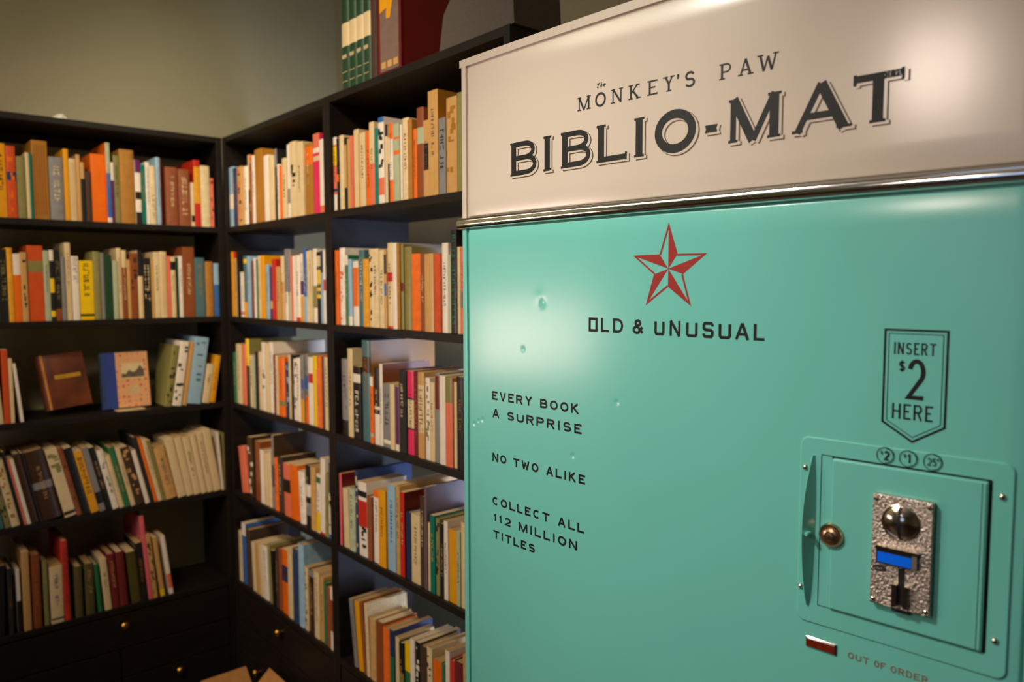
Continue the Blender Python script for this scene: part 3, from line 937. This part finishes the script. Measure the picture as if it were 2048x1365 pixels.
# stroke: (points, weight class, serif flags)  weight 1 = thick, 0 = thin
GL = {
 'A': [([(0, 0), (.5, 1)], 0, 's-'), ([(.5, 1), (1, 0)], 1, '-s'), ([(.22, .3), (.78, .3)], 0, '')],
 'B': [([(0, 0), (0, 1)], 1, ''), ([(0, 1), (.55, 1)] + arc(.55, .76, .37, .24, 90, -90)[1:] + [(0, .52)], 0, ''), ([(0, .52), (.6, .52)] + arc(.6, .26, .40, .26, 90, -90)[1:] + [(0, 0)], 0, '')],
 'C': [(arc(.52, .5, .5, .5, 48, 312, 20), 1, '')],
 'D': [([(0, 0), (0, 1)], 1, ''), ([(0, 1), (.45, 1)] + arc(.45, .5, .55, .5, 90, -90, 16)[1:] + [(0, 0)], 0, '')],
 'E': [([(0, 0), (0, 1)], 1, ''), ([(0, 1), (1, 1)], 0, ''), ([(0, .52), (.82, .52)], 0, ''), ([(0, 0), (1, 0)], 0, '')],
 'F': [([(0, 0), (0, 1)], 1, 's-'), ([(0, 1), (1, 1)], 0, ''), ([(0, .52), (.8, .52)], 0, '')],
 'H': [([(0, 0), (0, 1)], 1, 'ss'), ([(1, 0), (1, 1)], 1, 'ss'), ([(0, .5), (1, .5)], 0, '')],
 'I': [([(.5, 0), (.5, 1)], 1, 'ss')],
 'K': [([(0, 0), (0, 1)], 1, 'ss'), ([(0, .38), (.9, 1)], 0, '-s'), ([(.28, .57), (1, 0)], 1, '-s')],
 'L': [([(0, 0), (0, 1)], 1, '-s'), ([(0, 0), (1, 0)], 0, '')],
 'M': [([(0, 0), (0, 1)], 0, 'ss'), ([(0, 1), (.5, .0)], 1, ''), ([(.5, .0), (1, 1)], 0, ''), ([(1, 1), (1, 0)], 1, 'ss')],
 'N': [([(0, 0), (0, 1)], 0, 'ss'), ([(0, 1), (1, 0)], 1, ''), ([(1, 0), (1, 1)], 0, '-s')],
 'O': [(arc(.5, .5, .5, .5, 0, 360, 32), 1, '')],
 'P': [([(0, 0), (0, 1)], 1, 's-'), ([(0, 1), (.55, 1)] + arc(.55, .73, .42, .27, 90, -90)[1:] + [(0, .46)], 0, '')],
 'R': [([(0, 0), (0, 1)], 1, 's-'), ([(0, 1), (.55, 1)] + arc(.55, .75, .40, .25, 90, -90)[1:] + [(0, .5)], 0, ''), ([(.48, .5), (1, 0)], 1, '-s')],
 'S': [(arc(.5, .74, .44, .26, 25, 255, 14) [:-1]+ arc(.5, .26, .47, .26, 95, -155, 16), 1, '')],
 'T': [([(.5, 0), (.5, 1)], 1, 's-'), ([(0, 1), (1, 1)], 0, '')],
 'U': [([(0, 1), (0, .3)] + arc(.5, .3, .5, .3, 180, 360)[1:] + [(1, 1)], 1, '')],
 'V': [([(0, 1), (.5, 0)], 1, 's-'), ([(.5, 0), (1, 1)], 0, '-s')],
 'W': [([(0, 1), (.25, 0)], 1, 's-'), ([(.25, 0), (.5, .9)], 0, ''), ([(.5, .9), (.75, 0)], 1, ''), ([(.75, 0), (1, 1)], 0, '-s')],
 'Y': [([(.5, 0), (.5, .48)], 1, 's-'), ([(.5, .48), (0, 1)], 1, '-s'), ([(.5, .48), (1, 1)], 0, '-s')],
 '1': [([(.6, 0), (.6, 1), (.25, .8)], 1, '')],
 '2': [(arc(.5, .70, .44, .30, 165, -35, 14) + [(.02, 0), (1, 0)], 1, '')],
 '5': [([(.9, 1), (.2, 1), (.12, .55)] + arc(.48, .32, .42, .32, 120, -150, 14), 1, '')],
 '&': [([(1, 0), (.28, .66)] + arc(.48, .80, .24, .20, 200, -40, 12)[1:] + [(.14, .42)] + arc(.38, .24, .36, .24, 140, 300, 10)[1:] + [(.95, .48)], 1, '')],
 '$': [(arc(.5, .70, .40, .20, 25, 255, 12)[:-1] + arc(.5, .32, .42, .20, 95, -155, 12), 1, ''), ([(.5, -.02), (.5, 1.04)], 0, '')],
 '-': [([(0, .5), (1, .5)], 1, '')],
 "'": [([(.6, 1), (.35, .72)], 1, '')],
 'c': [(arc(.52, .5, .45, .4, 50, 310, 14), 1, ''), ([(.55, -.05), (.55, 1.05)], 0, '')],
 'Q': [([(.12, .0), (.12, 1), (.88, 1), (.88, .0), (.12, .0)], 1, '')],   # squared O
 'h': [([(.1, 0), (.45, 1)], 1, ''), (arc(.5, .3, .3, .35, 150, 10, 8) + [(.75, 0)], 1, '')],
 'e': [([(.1, .3), (.8, .4)] + arc(.45, .35, .35, .32, 10, 300, 12)[1:], 1, '')],
 't': [([(.05, .85), (1.0, 1.0)], 1, ''), ([(.6, .95), (.3, .1), (.6, .0)], 1, '')],
 # squared display forms
 'u': [([(0, 1), (0, .12), (.12, 0), (.88, 0), (1, .12), (1, 1)], 1, '')],
 's': [([(1, .78), (1, .88), (.88, 1), (.12, 1), (0, .88), (0, .62), (.12, .52), (.88, .48), (1, .38), (1, .12), (.88, 0), (.12, 0), (0, .12), (0, .22)], 1, '')],
}
def ribbon(mb, pts, wd, wv):
    if len(pts) < 2: return
    closed = (abs(pts[0][0] - pts[-1][0]) + abs(pts[0][1] - pts[-1][1])) < 1e-7
    P = pts[:-1] if closed else pts
    n = len(P); L = []; Rr = []
    for i in range(n):
        a = P[i - 1] if (i > 0 or closed) else None; c = P[(i + 1) % n] if (i < n - 1 or closed) else None; b = P[i]
        def nrm(p, q):
            dx, dy = q[0] - p[0], q[1] - p[1]; l = math.hypot(dx, dy) or 1; return (-dy / l, dx / l)
        if a is None: nx, ny = nrm(b, c); k = 1
        elif c is None: nx, ny = nrm(a, b); k = 1
        else:
            n1 = nrm(a, b); n2 = nrm(b, c); nx, ny = n1[0] + n2[0], n1[1] + n2[1]; l = math.hypot(nx, ny) or 1; nx /= l; ny /= l
            k = min(1.8, 1 / max(.35, nx * n1[0] + ny * n1[1]))
        L.append((b[0] + nx * wd / 2 * k, b[1] + ny * wd / 2 * k, wv)); Rr.append((b[0] - nx * wd / 2 * k, b[1] - ny * wd / 2 * k, wv))
    vs = L + Rr
    fs = [(i, n + i, n + (i + 1) % n, (i + 1) % n) for i in range(n if closed else n - 1)]
    mb.add(vs, fs)
def glyph(mb, ch, u0, u1, v0, v1, tk, tn, wv, serif=0.0, grow=0.0, du=0, dv=0, slant=0, sth=.42):
    """u0..u1, v0..v1: outer box of the letter; tk / tn: thick and thin stroke widths"""
    iu = tk / 2; iv = tn / 2
    if ch in 'I1': iu = 0
    a0, a1 = u0 + iu, u1 - iu; b0, b1 = v0 + iv, v1 - iv
    for pts, wc, fl in GL[ch]:
        wd = (tk if wc else tn)
        Q = []
        flat = len(pts) == 2
        for x, y in pts:
            U = a0 + (a1 - a0) * x; V = b0 + (b1 - b0) * y
            if flat and pts[0][1] != pts[1][1]:      # straight uprights run the full height
                if y == 0: V = v0
                elif y == 1: V = v1
            if flat and pts[0][1] == pts[1][1]:
                if x == 0 and ch not in 'A': U = u0
                elif x == 1: U = u1
            Q.append((U + du + slant * (V - v0), V + dv))
        ribbon(mb, Q, wd + grow, wv)
        if serif and fl:
            for e, f in zip((0, -1), fl):
                if f == 's':
                    x, y = Q[e]; hw = wd * .5 + serif; th_ = tn * sth
                    yy = y + (th_ / 2 if pts[e][1] <= .01 else -th_ / 2)
                    ribbon(mb, [(x - hw - grow / 2, yy), (x + hw + grow / 2, yy)], th_ + grow, wv)
    if serif and ch in 'BDEFLPRT':   # slab tips left of the stem and at arm ends
        hw = serif
        for y in (v0, v1):
            th_ = tn * sth; yy = y + (th_ / 2 if y == v0 else -th_ / 2)
            if ch in 'BDPREFL' and not (ch in 'PRF' and y == v0): ribbon(mb, [(u0 - hw + du, yy + dv), (u0 + tk + du, yy + dv)], th_ + grow, wv)
        if ch == 'T':
            for x in (u0 + tn * .2, u1 - tn * .2): ribbon(mb, [(x + du, v1 + tn * .15 + dv), (x + du, v1 - tn * 1.35 + dv)], tn * .45 + grow, wv)
        if ch in 'EL':
            ribbon(mb, [(u1 - tn * .2 + du, v0 - tn * .1 + dv), (u1 - tn * .2 + du, v0 + tn * 1.3 + dv)], tn * .45 + grow, wv)
def text(name, spec, v0, v1, tk, tn, wv, m, serif=0.0, slant=0, label=None, **kw):
    q = MB()
    for ch, u0, u1 in spec: glyph(q, ch, u0, u1, v0, v1, tk, tn, wv, serif, slant=slant, **kw)
    o = q.map(mp).build(name, m, mach)
    if label: o['label'] = label
    return o
def even(s, u0, u1, wmap={}, gap=.35):
    """even setting of a string between u0 and u1"""
    ws = [wmap.get(c, 1.0) if c != ' ' else wmap.get(' ', .55) for c in s]
    tot = sum(ws) + gap * (len(s) - 1); k = (u1 - u0) / tot; x = u0; out = []
    for c, w_ in zip(s, ws):
        if c != ' ': out.append((c, x, x + w_ * k))
        x += (w_ + gap) * k
    return out
BIG = [('B', .1420, .2050), ('I', .2205, .2345), ('B', .2600, .3210), ('L', .3335, .3880), ('I', .4025, .4170), ('O', .4365, .5030), ('M', .5515, .6190), ('A', .6365, .7040), ('T', .7075, .7620)]
def big(v0, v1, **kw):
    q = MB()
    for ch, u0, u1 in BIG: glyph(q, ch, u0, u1, v0, v1, .0122, .0082, kw['wv'], serif=.0026, grow=kw.get('grow', 0), du=kw.get('du', 0), dv=kw.get('dv', 0))
    d0, d1, g = kw.get('du', 0), kw.get('dv', 0), kw.get('grow', 0) / 2
    q.add([(.5165 + d0 - g, .1990 + d1 - g, kw['wv']), (.5350 + d0 + g, .1990 + d1 - g, kw['wv']), (.5335 + d0 + g, .2040 + d1, kw['wv']), (.5350 + d0 + g, .2090 + d1 + g, kw['wv']), (.5165 + d0 - g, .2090 + d1 + g, kw['wv']), (.5180 + d0 - g, .2040 + d1, kw['wv'])], [(0, 1, 2, 3, 4, 5)])
    return q.map(mp).build(kw['name'], kw['m'], mach)
big(.1812, .2362, name='title_outline', m=M['gold'], wv=.00025, du=.0045, dv=-.0034, grow=.0020)['label'] = 'gold-brown drop outline behind the big lettering'
big(.1812, .2362, name='title_inline', m=M['cream'], wv=.00040, du=.0034, dv=-.0026, grow=.0004)['label'] = 'cream gap inside the drop outline'
big(.1812, .2362, name='title_lettering', m=M['ink'], wv=.00055)['label'] = 'black BIBLIO-MAT lettering'
SH = [('M', .2941, .3163), ('O', .3275, .3480), ('N', .3600, .3778), ('K', .3925, .4090), ('E', .4255, .4400), ('Y', .4515, .4660), ("'", .4710, .4760), ('S', .4840, .5005)]
text('name_lettering', SH, .2640, .2842, .0031, .0021, .0003, M['ink'], serif=.0024, sth=.85, label="black MONKEY'S lettering in spaced capitals")
text('paw_lettering', [('P', .5385, .5535), ('A', .5645, .5815), ('W', .5910, .6150)], .2640, .2842, .0031, .0021, .0003, M['ink'], serif=.0024, sth=.85, label='black PAW lettering in spaced capitals')
text('small_lettering', [('t', .3290, .3360), ('h', .3355, .3415), ('e', .3420, .3480)], .2915, .2985, .0012, .0010, .0003, M['ink'], slant=.25, label='small script The')
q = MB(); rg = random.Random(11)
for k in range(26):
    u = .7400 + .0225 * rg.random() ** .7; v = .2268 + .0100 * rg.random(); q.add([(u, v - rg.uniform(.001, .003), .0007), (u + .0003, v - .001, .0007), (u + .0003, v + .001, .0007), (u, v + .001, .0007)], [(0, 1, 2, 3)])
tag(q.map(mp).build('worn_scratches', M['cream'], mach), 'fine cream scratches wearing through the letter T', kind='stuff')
# star
q = MB(); cu, cv, Ro, Ri = .4617, .0215, .0640, .0252
def sp_(k, r): a = R(90 - 36 * k); return (cu + r * math.cos(a), cv + r * math.sin(a))
for k in range(5):
    tip = sp_(2 * k, Ro); rt_ = sp_(2 * k + 1, Ri); lf = sp_(2 * k - 1, Ri); wv = .0003
    q.add([(cu, cv, wv), tip + (wv,), rt_ + (wv,)], [(0, 2, 1)])
    # outlined half: thin line along the outer edge
    dx, dy = tip[0] - lf[0], tip[1] - lf[1]; l = math.hypot(dx, dy); nx, ny = dy / l, -dx / l; e = .0021
    q.add([lf + (wv,), tip + (wv,), (tip[0] + (cu - tip[0]) * .13, tip[1] + (cv - tip[1]) * .13, wv), (lf[0] + nx * e + (cu - lf[0]) * .03, lf[1] + ny * e + (cv - lf[1]) * .03, wv)], [(0, 3, 2, 1)])
q.map(mp).build('star_emblem', M['redink'], mach)['label'] = 'red five-pointed star, half filled and half outlined'
text('slogan_lettering', [('Q', .3150, .3368), ('L', .3417, .3572), ('D', .3649, .3840), ('&', .4008, .4212), ('u', .4396, .4568), ('N', .4651, .4831), ('u', .4919, .5100), ('s', .5177, .5344), ('u', .5418, .5601), ('A', .5655, .5860), ('L', .5917, .6067)],
     -.0722, -.0508, .0040, .0036, .0003, M['ink'], label='black OLD & UNUSUAL lettering')
WM = {'I': .32, '1': .5, ' ': .45, 'M': 1.2, 'W': 1.25, 'O': 1.05, 'L': .85, 'E': .85, 'A': 1.05}
def lines(name, rows, tk, label):
    q = MB()
    for s, u0, u1, v0, v1 in rows:
        for ch, a, b in even(s, u0, u1, WM): glyph(q, ch, a, b, v0, v1, tk, tk, .0003, slant=0)
    q.map(mp).build(name, M['ink'], mach)['label'] = label
lines('surprise_lettering', [('EVERY BOOK', .0895, .2980, -.2035, -.1880), ('A SURPRISE', .0895, .3035, -.2350, -.2195)], .0034, 'black EVERY BOOK A SURPRISE lettering')
lines('alike_lettering', [('NO TWO ALIKE', .0892, .3112, -.3140, -.2990)], .0034, 'black NO TWO ALIKE lettering')
lines('collect_lettering', [('COLLECT ALL', .0888, .3098, -.3930, -.3780), ('112 MILLION', .0912, .2952, -.4238, -.4088), ('TITLES', .0911, .1993, -.4540, -.4390)], .0034, 'black COLLECT ALL 112 MILLION TITLES lettering')
# price flag
q = MB(); fl_ = [(.7510, -.0518), (.8147, -.0518), (.8147, -.1568), (.7828, -.1765), (.7510, -.1568), (.7510, -.0518)]
ribbon(q, fl_, .0024, .0003)
ribbon(q, [(.7552, -.0558), (.8105, -.0558), (.8105, -.1545), (.7828, -.1715), (.7552, -.1545), (.7552, -.0558)], .0008, .0003)
q.map(mp).build('price_flag_outline', M['ink'], mach)
q = MB()
for ch, a, b in even('INSERT', .7606, .8036, WM, .3): glyph(q, ch, a, b, -.0790, -.0655, .0017, .0017, .0003)
for ch, a, b in even('HERE', .7608, .8028, WM, .3): glyph(q, ch, a, b, -.1520, -.1345, .0021, .0021, .0003)
glyph(q, '$', .7660, .7735, -.0990, -.0855, .0019, .0015, .0003)
glyph(q, '2', .7745, .7950, -.1290, -.0835, .0048, .0048, .0003)
q.map(mp).build('price_lettering', M['ink'], mach)['label'] = 'black INSERT $2 HERE lettering'
# ---- coin plate and door
def rrect(u0, u1, v0, v1, r, n=6):
    o = []
    for cx, cy, a in ((u1 - r, v1 - r, 0), (u0 + r, v1 - r, 90), (u0 + r, v0 + r, 180), (u1 - r, v0 + r, 270)):
        o += [(cx + r * math.cos(R(a + 90 * k / n)), cy + r * math.sin(R(a + 90 * k / n))) for k in range(n + 1)]
    return o
def plate(u0, u1, v0, v1, r, w0, w1, bev, name, m, parent=None, hole=None):
    a = rrect(u0, u1, v0, v1, r); b = rrect(u0 + bev, u1 - bev, v0 + bev, v1 - bev, max(.0002, r - bev * .6)); n = len(a)
    q = MB(); vs = [p + (w0,) for p in a] + [p + (w1 - bev * .8,) for p in a] + [p + (w1,) for p in b]
    fs = [(i, (i + 1) % n, n + (i + 1) % n, n + i) for i in range(n)] + [(n + i, n + (i + 1) % n, 2 * n + (i + 1) % n, 2 * n + i) for i in range(n)]
    q.add(vs, fs, 0, True)
    if hole:
        c = rrect(*hole, .0015); k = len(c)
        q.add([p + (w1,) for p in b] + [p + (w1,) for p in c] + [p + (w0 - .0001,) for p in c], [(i, (i + 1) % n, n + (i + 1) % n, n + i) for i in range(n)] + [(n + i, n + (i + 1) % n, 2 * n + (i + 1) % n, 2 * n + i) for i in range(n)])
    else: q.add([p + (w1,) for p in b], [tuple(range(n))])
    q.map(mp); return q.build(name, m, parent or mach)
mplate = plate(.6580, .8820, -.4175, -.1860, .010, 0, .0022, .0012, 'coin_mounting_plate', M['teal'], hole=(.6835, .8625, -.3940, -.2055))
um(MB().box((.6838, -.3937, .0002), (.8622, -.2058, .0006), nx=6), 'recess', M['dark'], mplate)
um(MB().box((.6845, -.3925, .0006), (.6965, -.2068, .0016)), 'hinge_strip', M['teal'], mplate)
cdoor = plate(.6978, .8592, -.3922, -.2078, .002, .0006, .0062, .0022, 'coin_door', M['teal'])
um(MB().box((.8535, -.3900, .0055), (.8541, -.2095, .0064)), 'edge_fold', M['dark'], cdoor)
# bent latch blade left of the door
q = MB(); nb = 12; vs = []
for k in range(nb + 1):
    f = k / nb; v = -.3960 + .188 * f
    wdt = .0035 + .0085 * math.sin(math.pi * min(1, f * 1.05)) ** .8 * (.6 + .7 * f)
    out = .004 + .012 * math.sin(math.pi * f) ** .7
    uc = .6720 + .003 * f
    vs += [(uc - wdt * .55, v, out), (uc - wdt * .55 + .0012, v, out + .0008), (uc + wdt * .45, v, .0024), (uc + wdt * .45 - .0012, v, .0022)]
fs = []
for k in range(nb):
    a = 4 * k
    for j in range(4): fs.append((a + j, a + (j + 1) % 4, a + 4 + (j + 1) % 4, a + 4 + j))
fs += [(0, 1, 2, 3), (4 * nb, 4 * nb + 1, 4 * nb + 2, 4 * nb + 3)]
bl = um(MB().add(vs, fs, 0, True), 'latch_blade', M['teal'], mplate); bl['label'] = 'tapered teal latch blade bent outwards'
def turned(u, v, w0, prof, name, m, parent, n=24):
    q = MB(); vs = []; fs = []
    for r, h in prof:
        for k in range(n): a = 2 * math.pi * k / n; vs.append((u + r * math.cos(a), v + r * math.sin(a), w0 + h))
    for i in range(len(prof) - 1):
        for k in range(n): fs.append((i * n + k, i * n + (k + 1) % n, (i + 1) * n + (k + 1) % n, (i + 1) * n + k))
    q.add(vs, fs, 0, True)
    L = (len(prof) - 1) * n; q.add(vs[L:L + n], [tuple(range(n))], 0, True)
    q.map(mp); return q.build(name, m, parent)
turned(.6738, -.3035, .006, [(.0028, 0), (.0028, .010), (.0018, .0115)], 'rivet', M['teal'], mplate)
lk = turned(.6998, -.3009, .0016, [(.0148, 0), (.0148, .006), (.0132, .0085), (.0112, .0082), (.0104, .0070), (.0092, .0070), (.0086, .0095), (.0060, .0105), (.0052, .0085), (.0050, .0085), (.0042, .0115), (.0020, .0118)], 'lock', M['bronze'], cdoor, 32)
um(MB().box((.6992, -.3035, .0132), (.7004, -.2985, .0136)), 'keyhole', M['dark'], lk)
# coin mechanism
W0 = .0062
cm = plate(.7478, .8105, -.3665, -.2385, .001, W0, W0 + .0075, .0010, 'coin_mechanism', M['cast'], cdoor)
cm.parent = cdoor
W1 = W0 + .0075
dial = turned(.7780, -.2665, W1, [(.0202, 0), (.0202, .0010), (.0192, .0016), (.0184, .0004), (.0178, -.0)] , 'dial_rim', M['nickel'], cdoor, 40)
q = MB(); rr = .0182; nn = 40; vs = [(.7780, -.2665, W1 + .0004)]
rings = [(rr * k / 8, .0062 * (1 - (k / 8) ** 2) + .0003) for k in range(1, 9)]; 
vs = [(.7780, -.2665, W1 + .0065)]
for r, h in rings:
    for k in range(nn): a = 2 * math.pi * k / nn; vs.append((.7780 + r * math.cos(a), -.2665 + r * math.sin(a), W1 + h))
fs = [(0, 1 + k, 1 + (k + 1) % nn) for k in range(nn)] + [(1 + i * nn + k, 1 + (i + 1) * nn + k, 1 + (i + 1) * nn + (k + 1) % nn, 1 + i * nn + (k + 1) % nn) for i in range(7) for k in range(nn)]
um(MB().add(vs, fs, 0, True), 'coin_dial', M['nickel'], cdoor)['label'] = 'polished domed coin dial'
q = MB(); vs = []
for k in range(11):
    v = -.2845 + .0355 * k / 10; r = abs(v + .2665) / .0182; h = W1 + max(.0008, .0062 * (1 - r * r)) + .0006
    vs += [(.7762, v, h + .0003), (.7796, v, h + .0003)]
um(MB().add(vs, [(2 * k, 2 * k + 1, 2 * k + 3, 2 * k + 2) for k in range(10)]), 'coin_slot', M['dark'], cdoor)
um(MB().box((.7545, -.3165, W1), (.7975, -.2975, W1 + .0040)), 'display_bezel', M['dark'], cdoor)
um(MB().box((.7540, -.2990, W1 + .0002), (.7985, -.2960, W1 + .0062)), 'bezel_hood', M['nickel'], cdoor)
um(MB().box((.7918, -.3160, W1 + .0040), (.7972, -.2992, W1 + .0046)), 'bezel_cheek', mat('grey_plastic', (110, 104, 100), .4), cdoor)
um(MB().box((.7562, -.3148, W1 + .0040), (.7912, -.3032, W1 + .0045)), 'display', M['lcd'], cdoor)['label'] = 'glowing blue display'
q = MB(); n = 20; q.add([(.7575 + .0075 * math.cos(2 * math.pi * k / n), -.3240 + .0038 * math.sin(2 * math.pi * k / n) - .02 * (.0075 * math.cos(2 * math.pi * k / n)), W1 + .0003) for k in range(n)], [tuple(range(n))])
um(q, 'maker_badge', M['dark'], cdoor)
q = MB()
for k in range(5): ribbon(q, [(.7525 + .0022 * k, -.3258), (.7535 + .0022 * k, -.3224)], .0006, W1 + .0005)
um(q, 'badge_mark', M['cast'], cdoor)
um(MB().box((.7777, -.3610, W1 + .0001), (.7838, -.3185, W1 + .0006)), 'return_slot', M['dark'], cdoor)
for a, b in ((.7722, .7775), (.7840, .7893)):
    um(MB().box((a, -.3625, W1), (b, -.3370, W1 + .0050)), 'return_cheek', M['nickel'], cdoor)
um(MB().box((.7710, -.3705, W0), (.7900, -.3655, W0 + .0055)), 'return_lip', M['dark'], cdoor)
for u, v in ((.7515, -.2440), (.8065, -.2440), (.7515, -.3612), (.8065, -.3612)):
    turned(u, v, W1, [(.0026, 0), (.0024, .0010), (.0014, .0018)], 'screw', M['nickel'], cdoor, 12)
for u, v in ((.6645, -.2243), (.6625, -.3747), (.8714, -.2217), (.8703, -.3766)):
    turned(u, v, .0022, [(.0036, 0), (.0034, .0012), (.0022, .0024), (.0008, .0029)], 'screw', M['nickel'], mplate, 14)
# coins printed above the door
q = MB()
for cu_, cv_ in ((.7561, -.1955), (.7803, -.1955), (.8051, -.1955)):
    ribbon(q, [(cu_ + .0093 * math.cos(2 * math.pi * k / 32), cv_ + .0093 * math.sin(2 * math.pi * k / 32)) for k in range(33)], .0008, .0026)
    ribbon(q, [(cu_ + .0082 * math.cos(math.pi * (k / 16 - .5)), cv_ + .0082 * math.sin(math.pi * (k / 16 - .5))) for k in range(17)], .0006, .0026)
glyph(q, '$', .7505, .7535, -.1950, -.1905, .0007, .0006, .0026); glyph(q, '2', .7545, .7605, -.2010, -.1900, .0017, .0017, .0026)
glyph(q, '$', .7752, .7780, -.1950, -.1905, .0007, .0006, .0026); glyph(q, '1', .7785, .7835, -.2010, -.1900, .0017, .0017, .0026)
glyph(q, '2', .7995, .8040, -.1998, -.1912, .0010, .0010, .0026); glyph(q, '5', .8045, .8088, -.1998, -.1912, .0010, .0010, .0026); glyph(q, 'c', .8090, .8115, -.1945, -.1908, .0006, .0005, .0026)
q.map(mp).build('coin_print', M['ink'], mach)['label'] = 'three black coin symbols $2, $1 and 25 cents'
ind = plate(.6705, .7078, -.4495, -.4360, .001, 0, .0020, .0006, 'indicator_lamp', M['nickel'])
plate(.6718, .7065, -.4484, -.4378, .0006, .0012, .0026, .0004, 'lens', M['amberlens'], ind)['label'] = 'dark red-brown lens'
q = MB()
for s, a, b in (('OUT', .7211, .7453), ('OF', .7510, .7640), ('ORDER', .7690, .8085)):
    for ch, x0, x1 in even(s, a, b, {}, .25): glyph(q, ch, x0, x1, -.4478, -.4398, .0015, .0015, .0003)
q.map(mp).build('status_lettering', M['faint'], mach)['label'] = 'faint pinkish OUT OF ORDER lettering'
